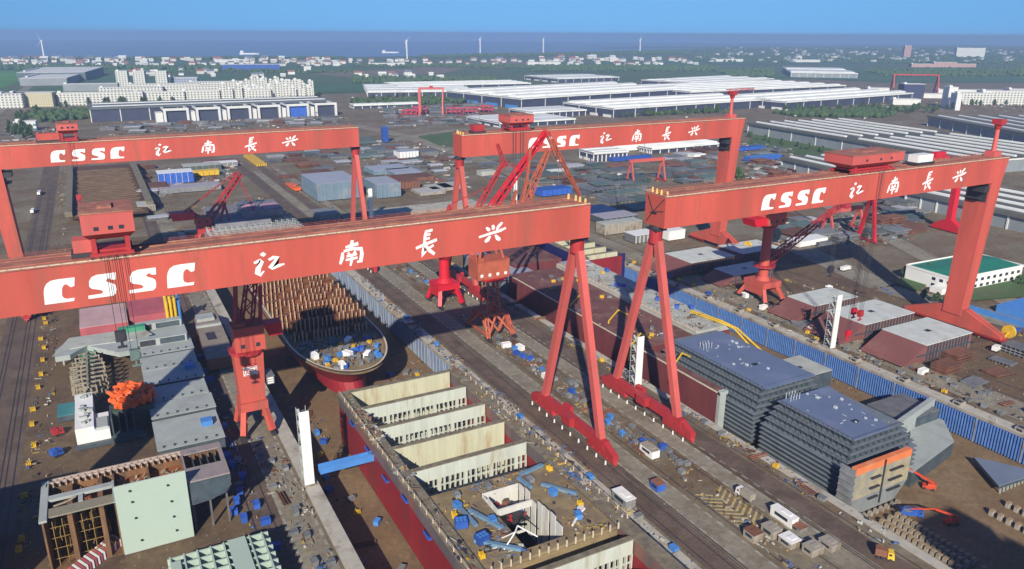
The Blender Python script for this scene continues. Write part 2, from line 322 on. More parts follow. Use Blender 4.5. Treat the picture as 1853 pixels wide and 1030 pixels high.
# ---------------------------------------------------------------- goliath gantry cranes
def wheel_row(mb,x,y0,y1,n,z=0.55,r=0.5):
    for i in range(n):
        y=y0+(y1-y0)*(i+.5)/n; mb.tube((x-.35,y,z),(x+.35,y,z),r,n=10)
def gantry(label,xa,xt,Y,zb,zt,letters,trol,trol2,svc,hooks,lamps=True,braced_end=False):
    s=1 if xt>xa else -1
    root=thing('gantry_crane',label,'gantry crane',((xa+xt)/2,Y,0),'giant gantry cranes over the dry docks')
    ya,yb=Y-6,Y+6
    xe=xa-s*1.2                                   # free end over the A-frame
    xo=xt+s*5.5                                   # outer edge over the tall leg
    g=MB()
    x0,x1=min(xe,xo),max(xe,xo)
    gr=part(root,'girder',g.py([(xe,zb),(xe,zt-.35),(xo,zt-.35),(xo-s*2.6,zb)],ya,yb),RED)
    m=MB(); m.box(x0,x1,ya-.25,yb+.25,zt-.348,zt-.05); part(gr,'top_deck',m,BROWN)
    m=MB()
    for y in(ya+.35,ya+3.2,yb-3.2,yb-.35): m.box(x0,x1,y-.28,y+.28,zt-.046,zt+.25,1 if y<Y-5 else 0)
    part(gr,'trolley_rail',m,[BROWN,CREAMR])
    m=MB()
    for y in(ya-.2,yb+.2):
        for zz in(.62,1.1): m.beam((x0,y,zt-.05+zz),(x1,y,zt-.05+zz),.07)
        k=int((x1-x0)/3)
        for i in range(k+1): m.beam((x0+3*i,y,zt-.05),(x0+3*i,y,zt+1.07),.07)
    part(gr,'railing',m,ORED)
    m=MB()                                          # plate seams stand a little proud of the web
    for i in range(1,28):
        x=x0+(x1-x0)*i/28; m.box(x-.06,x+.06,ya-.03,ya-.003,zb+.1,zt-.6)
    m.box(x0+2.7,x1-2.7,ya-.05,ya-.003,zb+.02,zb+.22)
    part(gr,'web_seam',m,RED)
    lettering(root,letters,ya,zb,zt)
    if braced_end:
        m=MB(); xx=xe-s*.14
        for p,q in(((ya+.7,zt-1),(Y+1.0,zb+5.4)),((Y+1.0,zb+5.4),(yb-1.5,zt-1)),((Y+1,zb+5.4),(yb-1.2,zb+1)),((Y+1,zb+5.4),(ya+1,zb+6.5))):
            m.beam((xx,p[0],p[1]),(xx,q[0],q[1]),.26)
        m.box(xx-.5,xx+.1,Y-1.5,Y+2,zb+5.0,zb+5.25); part(root,'end_brace',m,DARK)
    # A-frame (hinged) legs
    m=MB(); m.tube((xa,Y,zb-1.2),(xa,Y,zb-.001),2.7,2.7,14); m.box(xa-2.6,xa+2.6,Y-3.2,Y+3.2,zb-1.6,zb-.9)
    part(root,'leg_head',m,DARK)
    m=MB(); m.tube((xa,Y,zb-6.8),(xa,Y,zb-1.6),2.5,2.7,14,); part(root,'leg_joint',m,DRED,smooth=False)
    for d in(-1,1):
        m=MB(); m.beam((xa,Y+d*20.5,6.0),(xa,Y+d*1.6,zb-6.0),2.5,2.7,2.6,2.8); part(root,'leg',m,SAL)
    m=MB(); m.py([(xa-1.6,4.0),(xa+1.6,4.0),(xa+1.3,7.2),(xa-1.3,7.2)],Y-24,Y+24)
    for d in(-1,1): m.px([(Y+d*13,2.2),(Y+d*30,2.2),(Y+d*30,4.2),(Y+d*24,6.8),(Y+d*17,6.8),(Y+d*13,4.2)],xa-1.2,xa+1.2)
    part(root,'sill_beam',m,DRED)
    m=MB(); m.box(xa-4.2,xa-1.9,Y-5,Y+1,5.0,8.6); m.box(xa+1.7,xa+3.6,Y+4,Y+9,5.0,8.0); part(root,'machinery_house',m,DRED)
    for d in(-1,1):
        m=MB()
        for k in range(4):
            yc=Y+d*(14.5+k*4.6); m.px([(yc-2.1,1.0),(yc+2.1,1.0),(yc+1.2,2.6),(yc-1.2,2.6)],xa-.9,xa+.9)
        wheel_row(m,xa,Y+d*12.3,Y+d*31,8); part(root,'bogie',m,DRED)
    m=MB()
    for k in range(10):
        yy=Y-27+k*6; m.tube((xa-2.3,yy,.0),(xa-2.3,yy,1.5),.35,.3,6)
    part(root,'wheel_guard',m,WHITE)
    # tall rigid leg: inner edge nearly straight, outer edge raking in
    xi=xt-s*5.5
    m=MB()
    top=[(xi,ya,zb-.003),(xo-s*2.6,ya,zb-.003),(xo-s*2.6,yb,zb-.003),(xi,yb,zb-.003)]
    zl=9.0; xb0=xi-s*3.0; xb1=xt-s*2.2; bot=[(xb0,ya+1,zl),(xb1,ya+1,zl),(xb1,yb-1,zl),(xb0,yb-1,zl)]
    m.hexa(bot+top); part(root,'tall_leg',m,RED)
    m=MB(); xc=(xb0+xb1)/2
    for xx in(xc-2.6,xc+.4): m.px([(Y-27,3),(Y+27,3),(Y+27,4.5),(Y+7,12.5),(Y-7,12.5),(Y-27,4.5)],xx,xx+2.2)
    m.box(xc-.398,xc+.398,Y-7,Y+7,6,12.2); part(root,'leg_base',m,RED)
    for d in(-1,1):
        m=MB(); m.box(xc-2.2,xc+2.2,Y+d*13-.01*d if d>0 else Y-28,Y+28 if d>0 else Y-13,2.0,2.995)
        for k in range(3):
            yc=Y+d*(15.5+k*5.2); m.px([(yc-2.4,.9),(yc+2.4,.9),(yc+1.5,2.0),(yc-1.5,2.0)],xc-1.2,xc+1.2)
        wheel_row(m,xc,Y+d*12.5,Y+d*30,8); part(root,'bogie',m,DRED)
    m=MB(); m.tube((xc+3.4,Y-27,6.5),(xc+4.6,Y-27,6.5),3.4,3.4,18); m.beam((xc+1,Y-27,4),(xc+4,Y-27,6.5),.7)
    part(root,'cable_reel',m,YEL)
    m=MB(); m.box(xi-s*4.2,xi-s*.2,Y-5.5,Y+2.5,zb-4.6,zb-1.8); m.box(xi-s*3.0,xi-s*.2,Y-3,Y+5,zb-8.6,zb-7.9); m.box(xi-s*.6,xi-s*.1,ya+1,yb-1,zb-10,zb-.3)
    part(root,'operator_cab',m,DARK)
    if svc:
        px_,hd,jib=svc
        m=MB(); m.tube((px_,Y+1,zt-.05),(px_,Y+1,zt+16),1.25,.95,10); m.box(px_-3,px_+3,Y-1.6,Y+3.6,zt-.04,zt+2.6); sp=part(root,'service_post',m,SAL)
        m=MB(); m.box(px_-2.2,px_+2.2,Y-1.4,Y+3.4,zt+15.8,zt+18.4); m.tube((px_,Y+1,zt+13.4),(px_,Y+1,zt+15.7),1.2,2.0,10); part(sp,'slewing_head',m,DRED)
        if jib:
            m=MB(); m.lattice((px_-6,Y+1,zt+19),(px_+jib,Y+1,zt+19.6),1.5,1.0,9,.3); part(sp,'service_jib',m,DRED)
    if lamps:
        for k,(dx,dy) in enumerate(((1.5,-4.9),(1.5,-1.4),(1.5,1.4),(2.3,5.0))):
            m=MB(); xx=xe+s*dx; m.tube((xx,Y+dy,zt-.04),(xx,Y+dy,zt+1.9),.55,.35,8); part(root,'end_stop',m,LAMP)
    # upper trolley: flared winch house on a portal
    def trolley(xc,W,zf,zh,flare,name):
        m=MB(); h0=zt+zf
        b=[(xc-W/2,Y-3.6,h0),(xc+W/2,Y-3.6,h0),(xc+W/2,Y+3.6,h0),(xc-W/2,Y+3.6,h0)]
        e=flare
        mid=[(xc-W/2-e,Y-7.5,h0+2.2),(xc+W/2+e,Y-7.5,h0+2.2),(xc+W/2+e,Y+7.5,h0+2.2),(xc-W/2-e,Y+7.5,h0+2.2)]
        tp=[(xc-W/2-e,Y-7.5,h0+zh),(xc+W/2+e,Y-7.5,h0+zh),(xc+W/2+e,Y+7.5,h0+zh),(xc-W/2-e,Y+7.5,h0+zh)]
        m.hexa(b+mid); m.hexa([(p[0],p[1],p[2]+.003) for p in mid]+tp); t=part(root,name,m,SAL)
        m=MB(); m.box(xc-W/2-e-.2,xc+W/2+e+.2,Y-7.7,Y+7.7,h0+zh+.003,h0+zh+.35); m.box(xc-W*.2,xc+W*.15,Y-3,Y+3,h0+zh+.36,h0+zh+1.0); part(t,'house_roof',m,BROWN)
        for k in(-.3,0.05,.32): m=MB(); m.box(xc+k*W-.6,xc+k*W+.6,Y-7.56,Y-7.502,h0+3.2,h0+4.2); part(t,'house_window',m,GLASS)
        m=MB()
        for dx in(-1,1):
            for dy in(-1,1): m.box(xc+dx*W*.42-.6,xc+dx*W*.42+.6,Y+dy*4.4-.6,Y+dy*4.4+.6,zt+.9,h0+1.5)
        for dy in(-1,1): m.box(xc-W*.55,xc+W*.55,Y+dy*5.2-.7,Y+dy*5.2+.7,zt+.55,zt+1.6)
        m.box(xc-W*.5,xc+W*.5,Y-4.2,Y+4.2,zt+1.61,zt+2.3)
        part(t,'trolley_frame',m,DRED)
        m=MB()
        for dy in(-1,1):
            for k in range(6):
                xx=xc-W*.5+W*k/5; m.tube((xx,Y+dy*5.65-.3,zt+.62),(xx,Y+dy*5.65+.3,zt+.62),.5,n=8)
        part(t,'trolley_wheel',m,DARK)
    trolley(*trol,'upper_trolley')
    if trol2:
        xc,W,cm=trol2
        m=MB(); m.box(xc-W/2,xc+W/2,Y-2.6,Y+2.6,zt+1.6,zt+5.0); t=part(root,'lower_trolley',m,cm)
        m=MB(); m.box(xc-W/2-.6,xc+W/2+.6,Y-3.4,Y+3.4,zt+.3,zt+1.595); part(t,'trolley_frame',m,DARK)
    for hx,hy,hz,mm in hooks:
        m=MB()
        for dx in(-.9,.9):
            for dy in(-.35,.35): m.tube((hx+dx,hy+dy,zt+1.2),(hx+dx,hy+dy,hz+3),.075,n=5)
        part(root,'hoist_rope',m,DARK)
        m=MB(); m.box(hx-1.4,hx+1.4,hy-.7,hy+.7,hz,hz+3.0); m.tube((hx,hy-1,hz+1.6),(hx,hy+1,hz+1.6),1.25,n=10); m.tube((hx,hy,hz-1.6),(hx,hy,hz),.35,n=6); m.beam((hx-1.2,hy,hz-1.7),(hx+1.2,hy,hz-1.7),.5,.6)
        part(root,'hook_block',m,mm)
    return root
gantry('nearest red gantry crane, its long girder crossing in front of the bow ship',150.3,-51.5,228,80.6,92.8,-17.3,(0,9.5,5.0,7.6,1.4),(-6.5,5,SAL),None,[(-1.2,220.7,70,DARK),(1.6,220.7,64,GREEN)])
gantry('red gantry crane at right whose flared tall leg stands beside the green roofed office',186.6,398.7,228,79.8,92.0,235.2,(302,26,2.6,6.0,4.0),(342,11,WHITE),(401.5,1,0),[(306,220.8,24,DRED),(311,228,22,BRED),(311,229.5,10,BRED),(290,228,46,DARK)],braced_end=True)
gantry('rear red gantry crane at left, its tall leg beside the left rail track',150.3,-51.5,496,79.4,91.7,-22.5,(-12,8,4.6,5.6,1.2),(-22,11,RED),None,[(-12,488.6,60,DRED)],lamps=False)
gantry('farther red gantry crane at right, partly hidden behind a bright red luffing jib',188.2,402.0,414,81.2,93.8,231.3,(226,13,3.6,6.2,1.6),(200,7,DRED),(400,1,20),[(226,406.6,46,DRED),(221,406.6,50,DRED)])
gantry('red gantry crane nearer than all others, standing over the middle dock beyond the frame edge',150.3,-51.5,-55,80.6,92.8,-17.3,(128,20,5,7,1.4),None,None,[])
# ---------------------------------------------------------------- luffing jib cranes on portals
def jibcrane(name,label,x,y,hw,hl,hp,hcol,rcol,matb,house,jib,matj,fly=None,openp=False,aframe=None,plate=False,rz=0.0,cwt=None,latt=False):
    """portal on four legs, column, slewing house, boom (and fly jib); offsets relative to the column foot"""
    root=thing(name,label,'jib crane',(x,y,0),'luffing jib cranes on portals',rz)
    OFF[root.name]=Vector((0,0,0))
    for sx in(-1,1):
        for sy in(-1,1):
            m=MB(); m.beam((sx*hw,sy*hl,1.8),(sx*hw*.72,sy*hl*.62,hp),2.2,2.0,2.0,2.0) if not latt else m.lattice((sx*hw,sy*hl,1.5),(sx*hw*.8,sy*hl*.55,hp),1.5,1.3,3,.5)
            part(root,'portal_leg',m,matb)
            m=MB(); m.box(sx*hw-.9,sx*hw+.9,sy*hl-3,sy*hl+3,.9,1.79); wheel_row(m,sx*hw,sy*hl-2.8,sy*hl+2.8,3); part(root,'bogie',m,DARK)
    m=MB()
    if latt:
        for sx in(-1,1):
            for p,q in(((sx*hw*.8,-hl*.55,hp),(sx*hw*.8,hl*.55,hp)),((sx*hw,-hl,2),(sx*hw*.8,hl*.0,hp)),((sx*hw,hl,2),(sx*hw*.8,0,hp)),((sx*hw,-hl,3),(sx*hw,hl,3))): m.beam(p,q,1.0)
        for sy in(-1,1):
            for p,q in(((-hw*.8,sy*hl*.55,hp),(hw*.8,sy*hl*.55,hp)),((-hw,sy*hl,2),(0,sy*hl*.55,hp)),((hw,sy*hl,2),(0,sy*hl*.55,hp)),((-hw*.8,sy*hl*.55,hp),(0,sy*hl*.8,4)),((hw*.8,sy*hl*.55,hp),(0,sy*hl*.8,4))): m.beam(p,q,1.0)
    else:
        m.box(-hw*.95,hw*.95,-hl*.75,hl*.75,hp,hp+3.4)
        for sx in(-1,1): m.px([(-hl*.9,hp-4),(hl*.9,hp-4),(hl*.66,hp-.002),(-hl*.66,hp-.002)],sx*hw*.8-.9,sx*hw*.8+.9)
    part(root,'portal_frame',m,matb)
    m=MB(); z0=hp+(0 if latt else 3.4)
    if latt: m.lattice((0,0,z0),(0,0,hcol),hw*1.15,hw*.62,5,.75)
    elif plate: m.hexa([(-4.6,-3.6,z0),(4.6,-3.6,z0),(4.6,3.6,z0),(-4.6,3.6,z0),(-5.4,-4.2,hcol),(5.4,-4.2,hcol),(5.4,4.2,hcol),(-5.4,4.2,hcol)])
    else: m.tube((0,0,z0),(0,0,hcol),rcol*1.08,rcol,16); m.tube((0,0,hcol-1.4),(0,0,hcol-.4),rcol*1.5,rcol*1.7,16); m.tube((0,0,z0),(0,0,z0+2.2),rcol*1.7,rcol*1.1,16)
    col=part(root,'column',m,matb)
    m=MB(); m.tube((0,0,hcol),(0,0,hcol+1.2),rcol*1.9,rcol*1.9,18)
    for i in range(14):
        t=i*2*math.pi/14; m.beam((rcol*2*math.cos(t),rcol*2*math.sin(t),hcol+1.2),(rcol*2*math.cos(t),rcol*2*math.sin(t),hcol+2.3),.12)
    part(col,'slewing_platform',m,matj)
    if plate:
        m=MB(); m.box(-2.6,2.6,-4.05,-3.9,hcol-8.5,hcol-3.4); pl=part(col,'number_plate',m,WHITE)
        m=MB()
        def dig(ch,x0,z0):
            seg={'2':'abged','1':'bc','3':'abgcd','0':'abcdef','5':'afgcd','6':'afgedc','8':'abcdefg','4':'fgbc'}[ch]
            S={'a':((0,2),(1,2)),'b':((1,2),(1,1)),'c':((1,1),(1,0)),'d':((0,0),(1,0)),'e':((0,1),(0,0)),'f':((0,2),(0,1)),'g':((0,1),(1,1))}
            for q in seg:
                a,b=S[q]; m.beam((x0+a[0]*.75,-4.1,z0+a[1]*.75),(x0+b[0]*.75,-4.1,z0+b[1]*.75),.2)
        for k,ch in enumerate('2152'): dig(ch,-2.2+1.15*k,hcol-5.3)
        for k,ch in enumerate('0804'): dig(ch,-2.2+1.15*k,hcol-7.6)
        m.box(-2.0,2.0,-4.16,-4.06,hcol-8.35,hcol-8.1); part(pl,'plate_number',m,DRED)
        m=MB(); m.box(5.6,8.4,-4.5,2.5,hcol-13.5,hcol-10.5); m.box(5.6,8.6,-4.8,2.8,hcol-10.4,hcol-10.1); part(col,'stair_cabin',m,STEEL)
        m=MB()
        for k in range(3): m.box(5.9,8.1,-4.56,-4.5,hcol-13.2+k*.95,hcol-12.6+k*.95)
        part(col,'cabin_window',m,WHITE)
    hx0,hx1,hy0,hy1,hz=house; hb=hcol+1.25
    m=MB(); m.hexa([(hx0,hy0,hb),(hx1,hy0,hb),(hx1,hy1,hb),(hx0,hy1,hb),(hx0,hy0,hb+hz),(hx1,hy0,hb+hz),(hx1,hy1,hb+hz),(hx0,hy1,hb+hz)]); h=part(root,'slewing_house',m,matb if not latt else ORED)
    n=max(2,int((hx1-hx0)/4))
    for k in range(n):
        m=MB(); xx=hx0+(hx1-hx0)*(k+.5)/n; m.box(xx-.75,xx+.75,hy0-.08,hy0-.003,hb+1.6,hb+3.1); part(h,'house_window',m,WHITE if latt else GLASS)
    m=MB(); m.box(hx0-.3,hx1+.3,hy0-.3,hy1+.3,hb+hz+.003,hb+hz+.3); m.box(hx0+1,hx0+4,hy0+1,hy1-1,hb+hz+.304,hb+hz+1.6); part(h,'house_roof',m,ORED)
    p0,p1,w0,w1,t=jib
    b=thing_part(root,'boom',lambda m:m.lattice(p0,p1,w0,w1,max(6,int((Vector(p1)-Vector(p0)).length/5)),t),matj)
    if fly:
        for f0,f1,a0,a1,tt in fly: thing_part(root,'fly_jib',lambda m:m.lattice(f0,f1,a0,a1,max(4,int((Vector(f1)-Vector(f0)).length/4)),tt),ORED if latt else DRED)
    if aframe:
        def fn(m):
            for p,q,wd in aframe: m.beam(p,q,wd)
        thing_part(root,'back_frame',fn,ORED if latt else DRED)
    if cwt:
        def fn2(m):
            (cx0,cx1,cy0,cy1,cz0,cz1)=cwt; m.hexa([(cx0+2,cy0,cz0),(cx1,cy0,cz0),(cx1,cy1,cz0),(cx0+2,cy1,cz0),(cx0,cy0,cz1),(cx1,cy0,cz1),(cx1,cy1,cz1),(cx0,cy1,cz1)])
        thing_part(root,'counterweight',fn2,BRED)
    return root
def thing_part(root,name,fn,mat):
    m=MB(); fn(m); return part(root,name,m,mat)
# crane on the quay between the docks: plain column, dark double-lever boom rising past the far girder
jibcrane('portal_jib_crane','plain bright red column crane on the quay beside the crane with an open portal',167,391,7.0,9.0,10,29,2.9,BRED,(-6,7,-7,6,9),((14,3,40),(39.5,2,79),3.0,1.6,.5),DRED,
  fly=[((35.5,2,90),(41,2,76),1.2,1.8,.35),((39.5,2,79),(64,2,70),1.6,.9,.3)],aframe=[((-4,0,38),(4,0,58),1.2),((4,0,58),(9,2,38),1.2),((4,0,58),(30,2,66),.4)],cwt=(-15,-5,-5,5,30.6,35))
# rusty-red crane on an open braced portal beside it
jibcrane('lattice_portal_crane','tall rusty crane on an open braced portal with a bright red main boom',170,338,7.2,12,12,30,4.2,ORED,(-10,8,-6,5,9.5),((-1.5,2,62),(34.5,4,102.5),3.4,1.8,.65),BRED,
  fly=[((34.5,4,102.5),(58,6,66),2.0,1.0,.42),((22,4,66),(36,4,93),3.6,1.6,.5)],aframe=[((-8,-4,40),(-3,0,62),1.0),((6,-4,40),(1,0,62),1.0),((-8,4,40),(-3,2,62),.9),((6,4,40),(2,2,62),.9),((-8,-4,47),(6,-4,55),.6),((6,-4,47),(-7,-4,55),.6),((-5,-3,52),(5,-3,52),.7),((-10,-4,40),(-10,-4,52),.7),((-10,-4,52),(8,-4,46),.6),((14,2,48),(22,2,78),1.5),((22,2,78),(24,2,95),1.2),((36,4,92),(58,6,67),.3),((34,4,102),(40,4,90),1.0),((8,2,48),(16,2,74),1.3),((27,2,48),(24,2,74),1.0)],latt=True)
cr=jibcrane('portal_jib_crane','red column crane on the right quay with a dark lattice boom and round platform',337,311,7.5,10.5,9,45,2.7,RED,(-7,7,-6,8,6.5),((4,2,22),(66,6,49),4.0,2.0,.6),DRED,
  aframe=[((-4,0,52),(2,1,66),.9),((2,1,66),(6,2,52),.9),((2,1,60),(44,4,41),.35)],cwt=(-17,-7,-5,5,46.5,51))
m=MB(); m.tube((0,0,20.5),(0,0,21.3),6.4,6.4,18)
for k in range(16): m.beam((6.2*math.cos(k*.3927),6.2*math.sin(k*.3927),21.3),(6.2*math.cos(k*.3927),6.2*math.sin(k*.3927),22.5),.14)
part(cr,'round_platform',m,DRED); m=MB(); m.tube((8,1,38),(8,4,38),4.2,4.2,18); m.tube((8,.4,38),(8,4.6,38),1.2,1.2,10); part(cr,'cable_drum',m,STEEL)
jibcrane('portal_jib_crane','red crane on the left quay, its boom leaning over a lavender scaffold block',64,600,6.5,8.5,8,13,2.6,DRED,(-7,4,-5,5,5),((2,0,16),(29,3,49),4.2,3.0,.8),DRED,
  fly=[((-14,0,24),(26,3,50),1.0,.7,.22),((26,3,50),(38,3,16),1.4,.8,.25)],aframe=[((-2,0,18),(-10,0,27),1.0),((-10,0,27),(-4,-3,19),.9),((6,0,4),(16,2,28),1.6),((20,2,4),(15,2,28),1.6)],cwt=(-24,-7,-5,5,19,24.5))
jibcrane('portal_jib_crane','red crane with a white number plate on its box column, astride the left quay',40,288,5.4,7.0,10.5,33.5,3.4,RED,(-4.4,6.6,-4,5,9.5),((1,1,43),(8,16,62),4.2,3.2,.6),DRED,
  aframe=[((-3,0,43),(-1,3,60),1.3),((6,0,43),(8,3,58),1.2),((-4,-3,43),(-4,-3,47),.4),((0,-3,43),(0,-3,47),.4),((4,-3,43),(4,-3,47),.4)],plate=True,cwt=(7,14,0,6,38,43))
# smaller gantries of the storage yards
def yard_gantry(label,p,rz,span,h,wleg,mat,trol=True,flare=-1,group='small yard gantry cranes',lt=1.5):
    r=thing('yard_gantry_crane',label,'gantry crane',p,group,rz); OFF[r.name]=Vector((0,0,0))
    m=MB(); m.box(-span/2-2,span/2+2,-1.5,1.5,h,h+3.2); part(r,'girder',m,mat)
    for i,sx in enumerate((-1,1)):
        if i==flare:
            m=MB(); m.box(sx*span/2-2.4,sx*span/2+2.4,-2.4,2.4,5,h-.003); m.px([(-15,1),(15,1),(15,3),(3,10),(-3,10),(-15,3)],sx*span/2-2.6,sx*span/2+2.6); part(r,'leg',m,mat)
        else:
            for sy in(-1,1):
                m=MB(); m.beam((sx*span/2,sy*wleg,1.0),(sx*span/2,sy*1.2,h-.003),lt,lt); part(r,'leg',m,mat)
            m=MB(); m.box(sx*span/2-.8,sx*span/2+.8,-wleg-2,wleg+2,.6,2.0); part(r,'sill_beam',m,DRED)
    if trol:
        m=MB(); m.box(-3,3,-2.6,2.6,h+3.203,h+6.4); part(r,'trolley',m,DRED)
    return r
yard_gantry('red gantry with one flared column leg, standing behind the right girder near the sheds',(553,368,0),-.12,86,36,8,BRED,True,1,lt=2.2)
single('slewing_post_crane','small red post crane standing above the farther yard gantry at right','crane',MB().tube((569,365,39.2),(569,365,62),1.5,1.2,8).box(563,575,363,367,62,65.5).box(558,582,364,366,60.2,61.8),BRED,(569,365,39.2))
yard_gantry('salmon portal gantry under the right girder beside the dark plate stacks',(521,404,0),-.05,33,16,6,SAL)
yard_gantry('pink red portal gantry among dark panels in the middle of the yard',(512,648,0),-.05,40,22,7,SAL,False)
yard_gantry('distant red gantry crane standing in the rear stockyard left of the big halls',(569,1375,0),-.5,44,50,16,SAL,True,0,lt=2.4)
yard_gantry('far red gantry crane beside the dark blue block beyond the right sheds',tuple(gp(1652,174)),-.6,110,52,14,DRED,False,lt=3)
# ---------------------------------------------------------------- ships and hull sections in the docks
HRED=M('hull_antifouling',(0.25,0.014,0.022),0.6,0.25,0.06,c2=(0.14,0.03,0.035),amt=0.35,sc2=0.05,streak=True)
HGREY=M('hull_primer',(0.12,0.10,0.105),0.7,0.25,0.1,c2=(0.24,0.10,0.07),amt=0.4,sc2=0.06,streak=True)
MAROON=M('hull_maroon',(0.145,0.036,0.042),0.65,0.2,0.06,c2=(0.20,0.055,0.05),amt=0.4,sc2=0.03,streak=True)
MDECK=M('maroon_deck',(0.15,0.06,0.055),0.8,0.25,0.1,c2=(0.22,0.13,0.10),amt=0.4,sc2=0.07)
CREAM=M('bulkhead_cream',(0.52,0.52,0.38),0.65,0.14,0.3,c2=(0.36,0.25,0.12),amt=0.30,sc2=0.14,streak=True)
PALE=M('bulkhead_pale',(0.52,0.56,0.50),0.65,0.12,0.3,c2=(0.36,0.30,0.18),amt=0.22,sc2=0.14,streak=True)
DECK=M('deck_ochre',(0.25,0.19,0.10),0.85,0.3,0.2,c2=(0.17,0.13,0.10),amt=0.45,sc2=0.12)
OLIVE=M('deck_edge_olive',(0.20,0.175,0.12),0.85,0.35,0.4,c2=(0.13,0.10,0.08),amt=0.4,sc2=0.3)
PDECK=M('pale_deck',(0.42,0.44,0.40),0.75,0.18,0.12,c2=(0.28,0.25,0.20),amt=0.3,sc2=0.08)
PGREEN=M('pale_green_panel',(0.40,0.50,0.43),0.6,0.04,0.06,c2=(0.35,0.43,0.37),amt=0.15,sc2=0.06)
BGREY=M('block_grey',(0.36,0.40,0.385),0.65,0.10,0.15,c2=(0.29,0.31,0.30),amt=0.3,sc2=0.1)
SLATE=M('block_slate',(0.055,0.078,0.096),0.55,0.25,0.3,c2=(0.085,0.105,0.12),amt=0.4,sc2=0.2)
SLATED=M('block_slate_edge',(0.014,0.020,0.027),0.6,0.3,0.3)
BROOF=M('block_blue_roof',(0.135,0.18,0.29),0.5,0.10,0.06,c2=(0.18,0.22,0.33),amt=0.35,sc2=0.07)
GUIDE=M('cell_guide_rust',(0.17,0.06,0.025),0.75,0.4,0.3,c2=(0.07,0.035,0.025),amt=0.4,sc2=0.2)
GUIDEP=M('cell_guide_cream',(0.52,0.33,0.21),0.65,0.35,0.4)
NAVY=M('hull_navy',(0.012,0.016,0.11),0.5,0.2,0.06)
TEAL=M('teal_cover',(0.05,0.20,0.22),0.6,0.15,0.2)
LAV=M('lavender_primer',(0.36,0.33,0.40),0.7,0.15,0.1,c2=(0.30,0.32,0.30),amt=0.4,sc2=0.08)
PINKR=M('pink_red_hull',(0.42,0.10,0.12),0.7,0.2,0.1)
def bulkhead(mb,x0,x1,y,z0,z1,openw,mi=0,mi2=1,t=1.2):
    """transverse bulkhead facing the camera; openw -> lattice openings in its lower half"""
    if not openw: mb.box(x0,x1,y,y+t,z0,z1,mi)
    else:
        zm=z1-(z1-z0)*.25; zl=z0+.5
        mb.box(x0,x1,y,y+t,zm,z1,mi)
        n=22; w_=(x1-x0)/n
        for i in range(n+1):
            k=x0+i*w_; wd=.36+.2*((i*7)%3==0) if i%5 else 1.3
            mb.box(k-wd/2,k+wd/2,y,y+t*.8,z0,zm-.002,mi)
        for k in range(1,5):
            z=zl+(zm-zl)*k/5; mb.box(x0,x1,y+.15,y+t*.6,z-.14,z+.14,mi)
    mb.box(x0,x1,y-.35,y+t+.35,z1+.002,z1+.35,mi2)
    for i in range(1,int((x1-x0)/3)): mb.box(x0+i*3-.07,x0+i*3+.07,y-.12,y-.003,z1-(z1-z0)*.25 if openw else z0,z1-.05,mi)
ship=thing('container_ship_hull','unfinished red container ship hull in the near dock with open holds and cream bulkheads',"ship hull",(99,190,DZ),None)
m=MB()
for a,b in((72.5,76.5),(121.5,125.5)):
    m.box(a,b,60,282,DZ+1,5.5,0); m.box(a,b,60,282,5.502,10.6,1)
m.box(76.5,121.5,60,282,DZ+1,DZ+2.4,1)
part(ship,'hull',m,[HRED,HGREY])
m=MB()
for a,b in((72.1,77.0),(121.0,125.9)): m.box(a,b,60,282.4,10.603,11.0,0)
part(ship,'side_deck',m,OLIVE)
for y,o,mt in((280,False,CREAM),(263.4,True,PALE),(245.6,True,PALE),(229.2,False,CREAM),(212.2,True,PALE),(149.0,True,PALE),(131,False,CREAM)):
    m=MB(); bulkhead(m,77.05,120.95,y,DZ+2.5,11.0,o); part(ship,'bulkhead',m,[mt,OLIVE])
m=MB()
hx0,hx1,hy0,hy1=92,105,160.5,189.5
for a,b,c_,d in((77.05,120.95,hy1,197),(77.05,hx0,157,hy1-.002),(hx1,120.95,157,hy1-.002),(hx0,hx1,157,hy0)): m.box(a,b,c_,d,9.4,10.3)
m.box(77.05,120.95,196.6,197.5,DZ+3,10.29); m.box(77.05,120.95,156.6,157.4,DZ+3,9.39)
part(ship,'engine_room_deck',m,DECK)
rr=random.Random(17)
m=MB()
for k in range(7):                      # casing side plates of uneven height, with gaps
    y=162+k*3.9; h=rr.uniform(10.8,13.6); m.box(hx1-.25,hx1+.05,y,y+rr.uniform(2.4,3.7),-3,h)
    if k in(2,4): m.box(hx1-.3,hx1+.1,y+.8,y+1.8,6.5,8.4)
for k in range(3): y=179+k*3.4; m.box(hx0-.05,hx0+.25,y,y+3.0,-3,rr.uniform(10.6,12.4))
m.box(hx0,hx1,hy1-.3,hy1-.002,-3,11.6); m.box(hx0+.3,hx1-.3,180,180.5,8.6,10.9); m.box(hx0+.3,98,172,172.4,6.6,7.4)
part(ship,'casing_plate',m,M('casing_white',(0.60,0.60,0.56),.7,.15,.3,c2=(.38,.30,.22),amt=.25,sc2=.3,streak=True))
m=MB(); m.box(hx0+.3,hx1-.3,hy0+.1,hy1-.4,-8,-7.6,2)
for k in range(60):
    x=rr.uniform(hx0+.8,hx1-1.5); y=rr.uniform(hy0+1,hy1-2); z=rr.uniform(-7,1) if y<179 else rr.uniform(4,8.6); m.beam((x,y,z),(x+rr.uniform(-1.2,1.2),y+rr.uniform(-2,2),z+rr.uniform(-.3,.6)),rr.uniform(.4,1.3),mi=rr.randrange(5))
m.box(hx0+.3,hx1-.3,180.6,hy1-.4,3.4,3.9,2)
part(ship,'machinery',m,[RUST,DRED,DARK,BLUE,WHITE])
